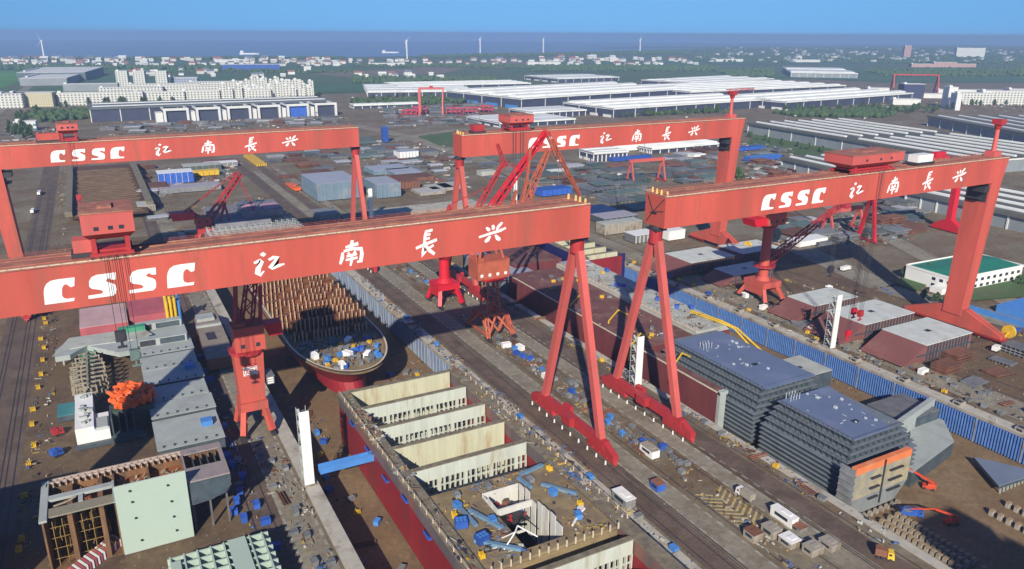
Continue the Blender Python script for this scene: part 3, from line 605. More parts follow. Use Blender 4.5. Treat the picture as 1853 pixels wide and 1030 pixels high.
for p in(((83,186,10.35),(83.5,176,10.35)),((85,184,10.35),(90,171,10.35)),((108,194,10.35),(118,196,10.35)),((107,193,10.35),(108,186,10.35)),((112,186,10.35),(119,176,10.35)),((80,170,10.35),(90,160,10.35))):
    m=MB(); m.beam(Vector(p[0])+Vector((0,0,.7)),Vector(p[1])+Vector((0,0,.7)),1.2,1.0); part(ship,'staging_frame',m,M('staging_blue',(.13,.25,.38),.7,.2,.4,c2=(.25,.2,.15),amt=.3,sc2=.5))
m=MB()
for k in range(5): m.path([(109+k*.9,163+k*.8,10.8),(113+k*.9,166+k*.5,11.1),(115.5+k*.4,170,10.8)],.32)
m.path([(86,163,10.4),(90,164,14),(92,166,14.5),(97,163,11)],.22); m.path([(88,168,10.4),(90,164,14.2)],.2)
part(ship,'white_hose',m,WHITE)
m=MB()
for i in range(15):
    k=78+i*3; m.box(k-.2,k+.2,154.9,155.3,11.0,13.2)
for i in range(24): 
    for xx in(72.6,125.4): m.box(xx-.15,xx+.15,158+i*5-.15,158+i*5+.15,11.01,12.6)
for xx in(72.6,125.4): m.beam((xx,157,12.5),(xx,281,12.5),.12); m.beam((xx,157,11.8),(xx,281,11.8),.1)
part(ship,'deck_stanchion',m,CREAMR)
m=MB()
for i in range(6):
    yy=262-i*19; zz=6.4-(i%3)*1.6; m.box(71.3,72.45,yy-2.2,yy+2.2,zz,zz+.3); m.box(71.3,71.42,yy-2.2,yy+2.2,zz+.3,zz+1.3)
part(ship,'side_staging',m,BLUE)
# bow ship behind it
def bowgrid(cx_,tips,hbs,Ls,zs,yaft,n=14):
    m=MB(); rows=[]
    for z,ty,hb,Lg in zip(zs,tips,hbs,Ls):
        row=[(cx_-hb,yaft,z)]
        for k in range(-n,n+1):
            u=k/n; row.append((cx_+hb*math.sin(u*math.pi/2),ty+Lg*(1-math.cos(u*math.pi/2)),z))
        row.append((cx_+hb,yaft,z)); rows.append(row)
    return m,rows
def skin(m,rows,mi=0):
    for r0,r1 in zip(rows,rows[1:]):
        for i in range(len(r0)-1): m.quad(r0[i],r0[i+1],r1[i+1],r1[i],mi=mi)
bow=thing('container_ship_bow','red container ship bow facing the cream bulkheads, rows of rusty cell guides behind its foredeck','ship',(88,370,DZ),None)
m,rows=bowgrid(88,[320,309,314,306,301,297.5],[12,15,18,20.5,21.7,22],[90,85,70,58,50,46],[-11,-7,-1,5,9,11.6],462)
skin(m,rows[:5],0); skin(m,rows[4:],1)
part(bow,'hull',m,[HRED,HGREY],smooth=True)
m=MB()
for k in range(10):                      # bulbous forefoot
    pass
n=10
for i in range(n):
    for j in range(12):
        def pt(i_,j_):
            a=math.pi*i_/n; b=2*math.pi*j_/12; return (88+3.6*math.sin(a)*math.cos(b),306+12*-math.cos(a)*.9+4,-7.2+3.6*math.sin(a)*math.sin(b))
        m.quad(pt(i,j),pt(i+1,j),pt(i+1,j+1),pt(i,j+1))
part(bow,'bulb',m,PINKR,smooth=True)
m=MB(); top=rows[-1]; ins=[(88+(x-88)*.985,y+.45,9.8) for x,y,z in top]
m.quad(*[(x,y,9.7) for x,y,z in ins]); part(bow,'foredeck',m,DECK)
m=MB(); d=[(x,y,11.6) for x,y,z in top]; e=[(88+(x-88)*.965,y+.7,11.65) for x,y,z in top]
for i in range(len(d)-1): m.quad(d[i],d[i+1],e[i+1],e[i])
part(bow,'gunwale',m,CREAMR)
for k in range(10):
    y=347+k*11.6; m=MB(); wd=20.5 if k else 17.5
    z1=16.6 if k else 14
    m.box(88-wd,88+wd,y+1.2,y+2.0,9.9,z1-1.2,0)
    nn=20
    for i in range(nn):
        xx=88-wd+2*wd*i/(nn-1); jt=random.Random(k*40+i); hh=z1+jt.uniform(-1.2,1.3); (m.box(xx-.27,xx+.27,y-.6,y-.003,9.8,hh,1) if jt.random()>.12 else None); m.box(xx-.2,xx+.2,y+2.003,y+2.7,9.8,z1+.3,0)
    m.box(88-wd,88+wd,y+.1,y+2.1,z1-1.198,z1-.8,0)
    part(bow,'cell_guide_bulkhead',m,[GUIDE,GUIDEP])
m=MB()
for xx in(66.8,109.2): m.box(xx-1.1,xx+1.1,346,462,9.8,11.2)
part(bow,'side_deck',m,OLIVE)
# scaffolded lavender block beyond, still in the dock
blk=thing('hull_block','lavender grey deck block wrapped in scaffold posts behind the leaning red crane boom','hull block',(100,640,DZ),'hull blocks standing in the docks')
m=MB(); m.box(62,128,565,632,DZ+1,9); m.box(70,110,590,655,9.003,15); m.box(92,122,600,640,15.003,20); part(blk,'deckhouse',m,M('lavender_dark',(0.20,0.20,0.23),.7,.2,.1,c2=(.26,.25,.27),amt=.4,sc2=.1))
m=MB()
rr=random.Random(5)
for i in range(34):
    for j in range(9):
        xx=63+i*1.95; m.box(xx-.22,xx+.22,563.6+j*.01,563.9,DZ+1+j*2.6,DZ+3.0+j*2.6)
part(blk,'scaffold_post',m,BGREY)
for j in range(10): m=MB(); m.box(62,128,563,564.9,DZ+.9+j*2.6,DZ+1.05+j*2.6); part(blk,'scaffold_deck',m,BGREY)
m=MB()
for i in range(16):
    for j in range(12): m.box(63.5+i*4.2,63.95+i*4.2,567+j*5.3,567.4+j*5.3,9.01,13.5); m.box(63.5+i*4.2,66.5+i*4.2,567.1+j*5.3,567.3+j*5.3,12.2,12.5)
part(blk,'scaffold',m,BGREY)
m=MB(); m.quad((95,610,21),(103,606,22),(103,618,22),(96,622,21)); m.box(94,104,606,620,20.003,20.9); m.box(108,120,604,620,20.003,20.9); part(blk,'pink_hatch',m,M('pink_plate',(0.55,0.28,0.33),0.6,0.1,0.1))
# dark maroon hull in the right dock
mh=thing('tanker_hull','long dark maroon hull in the right dock with a pale deck and yellow gangway pipes','ship hull',(250,300,DZ),None)
m=MB(); m.box(213,217.6,214,266,DZ+1,8.6,0); m.box(213,269,266.003,398,DZ+1,8.6,0); part(mh,'hull',m,[MAROON])
m=MB(); m.box(213.3,217.4,216,266,8.603,8.9,0); m.box(213.3,247,266.3,397.7,8.603,8.9,0); part(mh,'maroon_deck',m,MDECK)
m=MB(); m.box(247.003,268.7,266.2,397.7,8.603,11.2,0); part(mh,'pale_deck',m,PDECK)
m=MB(); m.px([(214-1.6,DZ+1),(214-.003,DZ+1),(214-.003,9.4),(214-1.6,8.2)],213.2,216.5); m.box(213.2,217.6,212.5,213.98,7.6,9.2)
part(mh,'cut_edge',m,BGREY)
m=MB(); m.beam((212.9,214,8.75),(212.9,398,8.75),.5); m.beam((247,266,11.4),(247,397,11.4),.5)
for k in range(36): m.box(247.3,247.5,266.5+k*3.6,266.7+k*3.6,11.2,12.5)
part(mh,'deck_edge_rail',m,CREAMR)
m=MB()
for y0,x0 in((330,228),(300,232),(268,222),(240,224)):
    m=MB(); m.path([(x0-14,y0,3),(x0-13,y0+.5,10.2),(x0-4,y0+5,13.2),(x0+3,y0+6,9.2)],.42); part(mh,'yellow_gangway',m,YEL)
m=MB(); m.path([(262,288,11.6),(265,270,12),(268,262,10.5),(270,250,3),(272,232,-4)],.5); m.path([(264,290,11.6),(267,271,12),(270,262,10.2),(273,248,3),(275,230,-4)],.5)
part(mh,'yellow_gangway',m,YEL)
m=MB(); m.box(248,266,384,396,11.203,12.8); m.path([(250,388,13),(257,392,14),(265,388,13.4)],.7); m.tube((257,340,11.21),(257,340,12.2),4,4,14); m.tube((262,300,11.21),(262,300,12.0),2.4,2.4,14)
part(mh,'deck_fitting',m,LAV)
# stepped slate deckhouse blocks
def stepped(label,x0,x1,y0,y1,zt,roofpoly,n=11,steps=4,cutback=1.0):
    r=thing('deckhouse_block',label,'hull block',((x0+x1)/2,(y0+y1)/2,DZ),'hull blocks standing in the docks'); OFF[r.name]=Vector(((x0+x1)/2,(y0+y1)/2,DZ))
    zb=DZ+2.2; h=(zt-zb)/n
    for k in range(n):
        ins=max(0,(k-(n-steps)+1))*2.05*cutback
        a,b=x0+ins,y0+ins*.55
        a2=x1-(ins*.4)
        m=MB(); z=zb+k*h
        m.box(a+1.0,a2-1.0,b+1.0,y1-.5,z,z+h-.42,0)
        m.box(a,a2,b,y1,z+h-.418,z+h-.004,1)
        m.box(a-.03,a2+.03,b-.03,y1+.03,z+h-.36,z+h-.2,2)
        nn=int((y1-b)/2.6)
        for i in range(nn if k>=n-steps else 0): m.box(a+.03,a+.30,b+.5+i*2.6,b+.75+i*2.6,z+.0,z+h-.42,0)
        nn=int((a2-a)/3.0)
        for i in range(nn if k>=n-steps else 0): m.box(a+.5+i*3,a+.75+i*3,b+.03,b+.30,z,z+h-.42,0)
        if k>=n-steps:
            for i in range(int((y1-b)/2.2)): m.box(a+.1,a+.22,b+.2+i*2.2,b+.32+i*2.2,z+h,z+h+1.0,0)
            m.beam((a+.16,b,z+h+1.0),(a+.16,y1,z+h+1.0),.08,mi=0); m.beam((a,b+.16,z+h+1.0),(a2,b+.16,z+h+1.0),.08,mi=0)
        part(r,'deck_level',m,[SLATE,M('deck_slab',(0.16,0.19,0.22),0.6,0.2,0.3),SLATED])
    m=MB(); m.pz(roofpoly,zt,zt+.25); rf=part(r,'roof_deck',m,BROOF)
    m=MB(); rr=random.Random(int(x0*7+y0))
    cx_=sum(p[0] for p in roofpoly)/4; cy_=sum(p[1] for p in roofpoly)/4
    for i in range(9):
        a=rr.uniform(-10,10); b=rr.uniform(-16,16); q=rr.uniform(.3,.9); m.box(cx_+a,cx_+a+q,cy_+b,cy_+b+q*1.5,zt+.253,zt+.3+q*.9)
    for i in range(8): m.box(cx_-9+i%4*1.6,cx_-8.8+i%4*1.6,cy_+15+i//4*2.4,cy_+15.2+i//4*2.4,zt+.253,zt+3)
    for i in range(10):
        a=rr.uniform(-11,11); b=rr.uniform(-17,17); d=rr.uniform(.6,2.2); m.beam((cx_+a,cy_+b,zt+.34),(cx_+a+(d if i%2 else 0),cy_+b+(0 if i%2 else d),zt+.34),.16)
    part(rf,'roof_fitting',m,M('fitting_pale',(.48,.52,.56),.7,.2,.4))
    m=MB(); m.box(cx_-1.5,cx_+1.5,cy_-9,cy_-7,zt+.252,zt+.30); part(rf,'hatch_opening',m,SLATED)
    return r
stepped('farther of two stepped slate blocks with a wide blue roof, next to the maroon hull',218.5,259,198.5,262,12.0,[(227.2,201.5),(256.5,201.5),(256.5,259),(227.2,259)])
stepped('nearer stepped slate block with a tapering blue roof and an orange bulkhead at its end',216.5,256,152.5,193,11.4,[(225.6,157),(245.5,157),(254,192.6),(225.6,192.6)])
ob=thing('bulkhead_section','upright bulkhead painted orange and ochre, in front of the stepped block','hull block',(228,146,DZ),'hull blocks standing in the docks')
OCH=M('bulkhead_ochre',(0.36,0.31,0.20),0.7,0.3,0.3,c2=(0.25,0.26,0.25),amt=0.5,sc2=0.12)
ORP=M('bulkhead_orange',(0.72,0.20,0.07),0.65,0.15,0.2,c2=(0.55,0.32,0.16),amt=0.3,sc2=0.1)
m=MB()
def prof(za,zb_):
    return [(214,za),(243.5-(max(0,-4-za))*.9,za),(243.5-(max(0,-4-zb_))*.9,zb_),(214,zb_)]
for za,zb_,mi in((-10.5,-7.5,2),(-7.498,-4,2),(-3.998,-1.2,0),(-1.198,1.5,0),(1.502,5.9,0),(5.902,8.6,1)): m.py(prof(za,zb_),146.5,148.5,mi)
part(ob,'bulkhead_plate',m,[OCH,ORP,M('bulkhead_grey',(.22,.24,.245),.65,.2,.3,c2=(.13,.14,.15),amt=.4,sc2=.15,streak=True)])
m=MB()
for k in range(7): m.box(212.2,213.7,146,151.9,-10+k*2.6,-9.5+k*2.6)
m.box(212.6,213.0,146,151.9,-10.5,8.6); part(ob,'side_frame',m,STEEL)
m=MB()
for zz in(-5.6,-1.4,2.6): 
    m.box(222,227,145.6,146.49,zz,zz+.5); m.box(232,239,145.6,146.49,zz+.4,zz+.9)
m.box(228.6,229.2,146.1,146.49,-9,8.4); part(ob,'stiffener',m,DARK)
m=MB()
for k in range(9):
    for j in range(2): m=MB(); m.box(214+k*3,215.2+k*3,144.5+j*5,146+j*5,DZ+.003,-10.6); part(ob,'support_block',m,CONC)
# other sections in the right dock
def deckplate(label,poly,z0,z1,mt,top=None,group='hull blocks standing in the docks',holes=(),name='hull_section'):
    cx_=sum(p[0] for p in poly)/len(poly); cy_=sum(p[1] for p in poly)/len(poly)
    r=thing(name,label,'hull block',(cx_,cy_,z0),group)
    m=MB(); m.pz(poly,z0,z1-.3); part(r,'side_plating',m,mt)
    m=MB(); m.pz(poly,z1-.297,z1); part(r,'deck_plating',m,top or mt)
    if holes:
        m=MB()
        for a,b,c_,d in holes: m.box(a,b,c_,d,z1+.002,z1+.08)
        part(r,'hatch_opening',m,DARK)
    return r
deckplate('pale deck section with one hatch, between the blue roofs and the blue dock wall',[(262,214),(283,214),(283,233),(262,233)],-6,4.2,SLATE,PDECK,holes=((270,273,222,224),))
deckplate('open red framed floor section beside the tapering blue roof',[(264,186),(284,186),(284,210),(264,210)],DZ+.01,-6,DARK,M('red_frames',(0.35,0.07,0.07),0.7,0.35,0.6,c2=(0.2,0.12,0.08),amt=.5,sc2=.5))
deckplate('teal floored section behind the nearer stepped block',[(257,170),(276,170),(276,192),(257,192)],DZ+.01,-3,SLATE,TEAL)
deckplate('grey flat section against the blue dock wall, behind the teal one',[(277,172),(300,172),(300,190),(277,190)],DZ+.01,-1,SLATE,STEEL)
r=deckplate('slate wing section with a vertical fin plate, right of the orange bulkhead',[(252,150),(288,157),(301,170),(301,186),(276,168),(252,160)],DZ+.01,-5.5,SLATE,BGREY)
m=MB(); m.beam((252,166,-2),(302,177,-2),2.2,8); part(r,'fin_plate',m,BGREY)
r=deckplate('low blue grey triangular panel lying on the dock floor at far right',[(277,132),(301,130),(289,149)],DZ+2,DZ+3.4,SLATE,M('panel_blue_grey',(0.16,0.20,0.28),.6,.1,.1))
for k in range(9): m=MB(); m.box(278+k*2.4,278.5+k*2.4,131.5,132.0,DZ+.01,DZ+1.99); part(r,'prop',m,BGREY)
# navy hull behind the maroon one
nh=thing('container_ship_hull','dark navy hull with red bottom behind the maroon hull, cream bulkheads across its open holds','ship hull',(285,455,DZ),None)
m=MB(); m.box(272,276,404,520,DZ+1,0,1); m.box(272,276,404,520,.003,9.4,0); m.box(302,305.5,404,520,DZ+1,9.4,0); m.box(276.003,301.99,404,520,DZ+1,DZ+3,1); m.box(276.003,301.99,402.5,404,DZ+1,8,1)
part(nh,'hull',m,[NAVY,HRED])
for k in range(8):
    m=MB(); bulkhead(m,276.05,301.95,408+k*13.5,DZ+3,10,k%2==1); part(nh,'bulkhead',m,[CREAM,OLIVE])
m=MB(); m.box(271.7,276.4,404,520,9.403,9.8); m.box(301.6,305.8,404,520,9.403,9.8); part(nh,'side_deck',m,OLIVE)
deckplate('dark maroon midship section standing beyond the pale pipes of the tanker deck',[(232,425),(268,425),(268,500),(232,500)],DZ+1,5,MAROON,MDECK)
deckplate('grey tangled deck section between the navy hull and the lane',[(215,405),(240,405),(240,470),(215,470)],DZ+1,3,STEEL,LAV)
# dock wall fender panels
PANB=M('panel_blue',(0.022,0.065,0.30),0.5,0.25,0.4,rnd=0.2); PANL=M('panel_pale_blue',(0.22,0.29,0.46),0.6,0.2,0.2,c2=(0.30,0.29,0.28),amt=.3,sc2=.2,rnd=.1)
m=MB()
for a,b in((134.003,139.5),(201.5,204.997),(307.003,312.5),(47,51.997)): m.box(a,b,60,640 if a<205 else 625,-.6,0.35)
m.box(205,307,625.003,650,-.6,0.35); m.box(52,134,640.003,646,-.6,.35)
struct('quay_coping',m,M('coping_concrete',(0.44,0.42,0.36),0.85,0.15,0.15,c2=(0.24,0.20,0.16),amt=.35,sc2=.12))
fp=thing('fender_panel','blue ribbed fender panel on the right wall of the right dock','fender panel',(306.8,131,-11.5),'blue fender panels along the right dock'); OFF[fp.name]=Vector((0,0,0))
m=MB(); m.box(-.35,0,-9.2,9.2,0,10.3); part(fp,'backing_sheet',m,PANB)
m=MB()
for i in range(16): m.box(-.8,-.353,-9+i*1.2,-8.55+i*1.2,0,10.3)
part(fp,'rib',m,M('panel_rib',(.10,.22,.52),.6,.2,.3))
m=MB(); m.box(-.9,-.36,9.25,9.7,0,10.9); part(fp,'end_post',m,CONC)
for k in range(1,20):
    dup(fp,(306.8,131+k*19.2,-11.5))
fp=thing('fender_panel','pale blue sheet panel on the right wall of the middle dock','fender panel',(133.8,110,-11.5),'pale blue panels along the middle dock'); OFF[fp.name]=Vector((0,0,0))
m=MB(); m.box(-.3,0,-9.5,9.5,0,10.3); part(fp,'backing_sheet',m,PANL)
m=MB()
for i in range(5): m.box(-.5,-.303,-9+i*4.2,-8.8+i*4.2,0,10.3)
part(fp,'rib',m,BGREY)
for k in range(1,27): dup(fp,(133.8,110+k*19.6,-11.5))
# openings and cable trenches on the coping
for k in range(16):
    y=142+k*26
    m=MB(); m.box(307.4,311.0,y,y+3.6,.352,1.9); o=single('mooring_pit','pale concrete mooring pit in the coping of the right dock','mooring pit',m,CONC,(309,y,.35),'mooring pits along the right dock')
    p=MB(); p.box(308.1,310.3,y+.5,y+3.1,1.901,1.93); p.box(307.38,307.399,y+.7,y+2.9,.5,1.5); part(o,'pit_opening',p,DARK)
# ---------------------------------------------------------------- left assembly pad
def stair_tower(label,x,y,h=29):
    r=thing('stair_tower',label,'stair tower',(x,y,0),'white stair towers standing on the quays')
    m=MB(); m.box(x-1.7,x+1.7,y-2.2,y-1.9,1,h); part(r,'white_screen',m,WHITE)
    m=MB()
    for dx in(-1.6,1.6):
        for dy in(-1.7,2.2): m.box(x+dx-.1,x+dx+.1,y+dy-.1,y+dy+.1,0,h)
    n=int(h/2.4)
    for k in range(n):
        z=k*2.4; m.box(x-1.6,x+1.6,y+1.2,y+2.2,z+.02,z+.1); m.beam((x-1.2 if k%2 else x+1.2,y-1.4,z+.1),(x-1.2 if k%2 else x+1.2,y+1.2,z+2.4),.9,.12); m.box(x-1.65,x+1.65,y-1.75,y-1.65,z,z+.12); m.box(x-1.65,x+1.65,y+2.15,y+2.25,z+1.0,z+1.08)
    part(r,'stair_frame',m,BGREY)
    m=MB(); m.box(x-2.2,x+2.2,y-2.6,y+2.8,0.0,.9); part(r,'base',m,CONC)
stair_tower('white stair tower beside the red hull bow, at the end of the blue gangway',48.8,239)
stair_tower('white stair tower between the two pink crane legs near the maroon hull',190.8,240.5)
stair_tower('white stair tower beside the two dome roofed yard blocks on the right quay',307.8+3.2,239)
stair_tower('white stair tower rising behind the bright red boom',333,612,26)
stair_tower('grey white stair tower beside the legs of the rear left gantry',197.5,618,26)
gw=MB(); gw.box(53,74,238,241,3,3.4); gw.box(53,74,238,238.2,3.4,5.6); gw.box(53,74,240.8,241,3.4,5.6)
single('gangway','bright blue box gangway bridging from the white stair tower to the red hull','gangway',gw,SKYB,(63,239.5,3))
# near assembly: tall open framed section with an upright pale green end panel
r=thing('hull_section','tall open framed hull section whose end carries an upright pale green square panel','hull block',(-4,238,0),None)
RUSTY=M('web_rust',(0.20,0.10,0.045),.85,.35,.25,c2=(.10,.07,.04),amt=.45,sc2=.3,streak=True); OLV=M('flange_olive',(.25,.23,.17),.8,.25,.4,c2=(.16,.12,.08),amt=.35,sc2=.4)
BRK=M('bracket_pale',(0.45,0.36,0.30),.7,.25,.5)
m=MB()
for x,t in((-28.6,.5),(-21.7,1.3),(-13.6,1.3),(-9.9,.5),(0,.5),(9.9,.5)): m.box(x-t/2,x+t/2,227,247,.5,17.4)
m.box(-28.8,22,247.003,247.6,.5,17.4); m.box(-28.8,10,227,246.9,.1,.497)
part(r,'web_frame',m,RUSTY)
m=MB(); q=random.Random(9)
for i in range(70):
    x=q.uniform(-28,-10.5); y=q.uniform(228,246); z=q.uniform(.6,13); m.beam((x,y,z),(x+q.uniform(-.4,.4),y+q.uniform(-.4,.4),z+q.uniform(1,4)),.16)
for x in(-26.5,-24,-19,-16.5):
    for y in(229,233,237,241,245): m.box(x-.09,x+.09,y-.09,y+.09,.5,16)
for z in(3,6.5,10,13.5):
    for y in(229,237,245): m.box(-28.3,-22.4,y-.08,y+.08,z,z+.16); m.box(-21,-14.3,y-.08,y+.08,z,z+.16)
part(r,'inner_staging',m,M('staging_ochre',(.26,.17,.05),.7,.3,.5))
m=MB(); m.box(-28.8,-10.1,228,232.6,17.403,17.9); part(r,'deck_strip',m,OLV)
m=MB(); m.box(-27.2,-10.1,237,239.4,17.41,18.3); m.box(-29.3,-27.3,226.2,249,17.41,18.2); m.box(-19.4,-18.2,232.603,236.99,17.41,18.1); m.box(-10.3,-9.7,226.4,239.4,18.31,18.7); part(r,'frame_flange',m,BGREY)
m=MB(); m.box(-27.2,10,239.41,246.99,14.0,14.5); m.box(-9.6,9.6,226.5,239.4,15.5,16.2); part(r,'inner_floor',m,M('rust_floor',(0.30,0.10,0.035),.8,.35,.2,c2=(.12,.07,.05),amt=.4,sc2=.2))
m=MB(); m.box(-29,17,247.603,248.2,17.0,18.1); m.box(-28,12,250.4,251,16.4,17.5); m.box(-28,16,248.2,250.39,14,14.3); part(r,'back_rail',m,BRK)
for i in range(22): m=MB(); m.box(-28+i*1.75,-27.7+i*1.75,245.4,247.59,17.41,18.2); part(r,'bracket',m,BRK)
for i in range(22): m=MB(); m.box(-27.5+i*1.9,-27.15+i*1.9,249.2,250.39,16,17.4); part(r,'bracket',m,BRK)
m=MB(); q=random.Random(4)
for i in range(46):
    x=q.uniform(-9,9); y=q.uniform(227,246); m.beam((x,y,16.3 if y<239 else 14.6),(x+q.uniform(-1.5,1.5),y+q.uniform(-.8,.8),17.0 if y<239 else 15.5),q.uniform(.2,.7))
m.path([(-26,235,17),(-22,235.6,17.3),(-20,236,18.2)],.35)
part(r,'loose_stiffener',m,OLV)
m=MB(); m.box(10.2,10.7,227.5,249,11,18.6,1); m.box(21.6,22.6,227.5,249,14,18.6,1); m.box(10.71,21.59,227.5,236,18.1,18.6,1); m.box(10.71,21.59,245.4,249,18.1,18.6,1); m.box(10.71,21.59,236.1,245.3,12,12.4,0); m.py([(10.2,10.6),(17,11.2),(20.6,12.4),(22.4,14.4),(22.6,16.5),(22.6,18.09),(10.2,18.09)],227.0,227.49,0); m.py([(10.2,10.2),(17,10.8),(20.9,12.0),(22.8,14.2),(22.8,14.5),(20.6,12.4),(17,11.2),(10.2,10.6)],227.5,249,1)
for k in range(5): m.box(11+k*2.2,11.2+k*2.2,236.1,245.3,12.41,17.9,0)
part(r,'bilge_pocket',m,[SLATE,M('bilge_mauve',(.30,.25,.25),.75,.25,.2,c2=(.2,.19,.19),amt=.4,sc2=.2)])
m=MB(); 
for x in(11,16,21): m.box(x-.3,x+.3,229,229.6,.03,10.5); m.box(x-.3,x+.3,245,245.6,.03,10.5)
part(r,'support_post',m,STEEL)
m=MB(); m.box(-9.7,9.9,225.9,226.4,.3,23.5); pg=part(r,'end_panel',m,PGREEN)
for x,z in((-5.6,21.4),(4.6,20.3),(-5.4,17.6),(5.0,14.6),(-5.2,12.0),(5.0,9.2),(5.2,4.2),(-4.6,4.0)):
    m=MB(); m.box(x-.28,x+.28,225.35,225.897,z-.22,z+.22); part(pg,'lifting_lug',m,SLATED)
m=MB(); m.beam((-9.6,225.86,.4),(9.8,225.86,.4),.16); m.beam((-9.6,226.1,23.6),(9.8,226.1,23.6),.2); part(pg,'panel_edge',m,BGREY)
# stepped grey blocks in a row behind it
ys=[396,375,357,338,322,304,288]
r=thing('deck_block','long pale grey terraced deck block, stepped in strips, behind the framed section','hull block',(16,340,0),None)
for k,(y0,z) in enumerate(((388,7.0),(369,7.4),(351,7.2),(333,7.6),(316,7.3),(300,7.7),(274,7.2))):
    y1=(410,386,367,349,331,314,298)[k]
    m=MB(); m.box(4.3,27.0+(k%2)*.6,y0,y1,.4,z-.25,0); m.box(4.0,27.2+(k%2)*.6,y0-.4,y1,z-.247,z,1)
    for i in range(6): m.box(6+i*3.6,6.5+i*3.6,y0+1,y0+1.6,z+.003,z+.7,2)
    if k<2: m.box(5,26,y1-6,y1-1.5,z+.004,z+3.4,1); m.box(5.2,12,y1-6.2,y1-6.003,z+.3,z+3.0,2); m.box(14,25,y1-6.2,y1-6.003,z+.3,z+3.0,0)
    part(r,'deck_strip',m,[SLATE,BGREY,DARK])
m=MB(); m.box(21,25,343,347,7.61,9.4); m.box(20.5,24.5,285,289,7.21,9.2); part(r,'blue_cover',m,SKYB)
# white superstructure with orange airbags
r=thing('accommodation_block','low white accommodation block with equipment on its roof, on the left assembly pad','hull block',(-16,315,0),None)
m=MB(); m.box(-22,-15.6,304,337,.5,7.6,0); m.box(-15.55,-10.5,302.5,318,.5,6.2,0); m.box(-22.5,2,300.5,302.4,.4,2.0,1); m.box(-10.4,1,302.5,330,.4,2.6,1)
part(r,'deckhouse',m,[WHITE,SLATE])
m=MB()
for i in range(16):
    a=random.Random(i).uniform(-21,-17); b=random.Random(i+50).uniform(306,334); m.box(a,a+1.4,b,b+1.2,7.603,8.2+.05*i)
m.box(-14.8,-11,304,313,6.203,6.8); part(r,'roof_equipment',m,BGREY)
m=MB()
for i in range(4): m.box(-9.8+i*2.5,-9.2+i*2.5,303.5,316,2.603,9.5)
part(r,'fin_plate',m,SLATE)
rr=random.Random(3)
r=thing('rescue_gear_pile','heap of bright orange inflatable bags on a green tarpaulined stack','cover pile',(-1,325,0),None)
m=MB(); m.box(-9,6,309,319,.02,9.6); part(r,'green_stack',m,M('green_tarp',(0.045,0.085,0.06),.7,.3,.5,streak=True))
m=MB()
for i in range(260):
    x=rr.uniform(-9,6); y=rr.uniform(308,330); z=9.7+rr.uniform(0,3.2)
    if (x+1.5)**2/56+(y-318.5)**2/100>1: continue
    q=rr.uniform(.7,1.2); an=rr.uniform(0,3.1); d=Vector((math.cos(an),math.sin(an),rr.uniform(-.5,.5)))*1.5
    m.tube(Vector((x,y,z))-d,Vector((x,y,z))+d,q,q*.8,7)
part(r,'orange_bag',m,ORANGE)
m=MB(); m.box(-8,5,319.1,328,.02,9.0); part(r,'support_frame',m,SLATE)
deckplate('teal covered low platform beside the white accommodation block',[(-29,329),(-22.8,329),(-22.8,341),(-29,341)],.5,3.2,SLATE,TEAL,None)
# triangular pale deck hung from the near crane
r=thing('deck_section','large pale triangular deck section under the near crane hooks','hull block',(-10,405,4),None)
m=MB(); m.pz([(-30,383),(-24,383),(-17,392),(-4,376),(3,376),(10,392),(7,404),(-24,405),(-30,392)],6.0,8.4,0); m.pz([(-31,384),(-24.5,405.5),(7.5,404.5),(11.5,393),(3,389),(-17,391),(-24,390)],8.403,8.8,1)
part(r,'deck_plating',m,[BGREY,PDECK]); 
m=MB()
for i in range(9): m.box(-28+i*4,-27.3+i*4,393,393.7,.03,6)
part(r,'support_post',m,BGREY)
m=MB(); m.box(-20,-14,378,392,3,6); m.box(-3,9,400,404,8.805,11); part(r,'green_fitting',m,M('green_paint',(0.05,0.28,0.16),.6,.15,.3))
# skeletal ring of frames below it
r=thing('stern_frame','rust-stained open stern frame of curved ribs on the assembly pad left of the orange bags','hull block',(-17,362,0),None)
m=MB()
for k in range(9):
    y=340+k*5; hw=6.4*math.sin(math.pi*(k+1.4)/11)+.8
    for z in(2.5,6,9): m.box(-17-hw,-17+hw,y-.3,y+.3,z-.25,z+.25)
    for dx in(-1,-.4,.3,1): m.beam((-17+dx*hw,y,.1),(-17+dx*hw*.9,y,9.4),.55)
m.box(-17.4,-16.6,338,384,9.45,9.9)
part(r,'curved_rib',m,M('rib_khaki',(0.30,0.27,0.20),.8,.3,.4,c2=(.16,.11,.08),amt=.4,sc2=.3))
# pinkish hull pieces behind
deckplate('pale pink hull section half hidden under the near girder at left',[(-20,420),(2,420),(2,452),(-20,452)],.3,8,PINKR,M('pale_pink',(0.50,0.33,0.33),.7,.15,.1),None)
deckplate('pink red hull section beside the yellow pipes under the near girder',[(3,424),(22,424),(22,455),(3,455)],.3,8.5,PINKR,None,None)
# barge-like deck on the quay left of the bow ship
r=deckplate('long brown deck section with one square hatch, standing on the quay behind the numbered crane',[(31,352),(43.5,352),(44.5,412),(38,424),(33,412)],1.2,7,RUST,M('deck_taupe',(0.24,0.20,0.17),.8,.2,.15),None)
m=MB(); m.box(35,39,376,386,7.003,7.3); part(r,'deck_hatch',m,DARK)
m=MB(); m.box(33.5,42,404,412,7.003,8.6); part(r,'deck_house',m,BGREY); m=MB(); m.box(32,44,395,396.5,7.003,8.2); part(r,'coaming',m,BGREY)
r=thing('pipe_stack','upright yellow cylinders standing in a bundle beside the brown deck section','pipe bundle',(25,425,0),None)
for i in range(12):
    m=MB(); m.tube((21+i%4*2.0,421+i//4*3,0.03),(21+i%4*2.0,421+i//4*3,15+i%3),.75,n=8); part(r,'pipe',m,YEL if i%4<3 else SKYB)
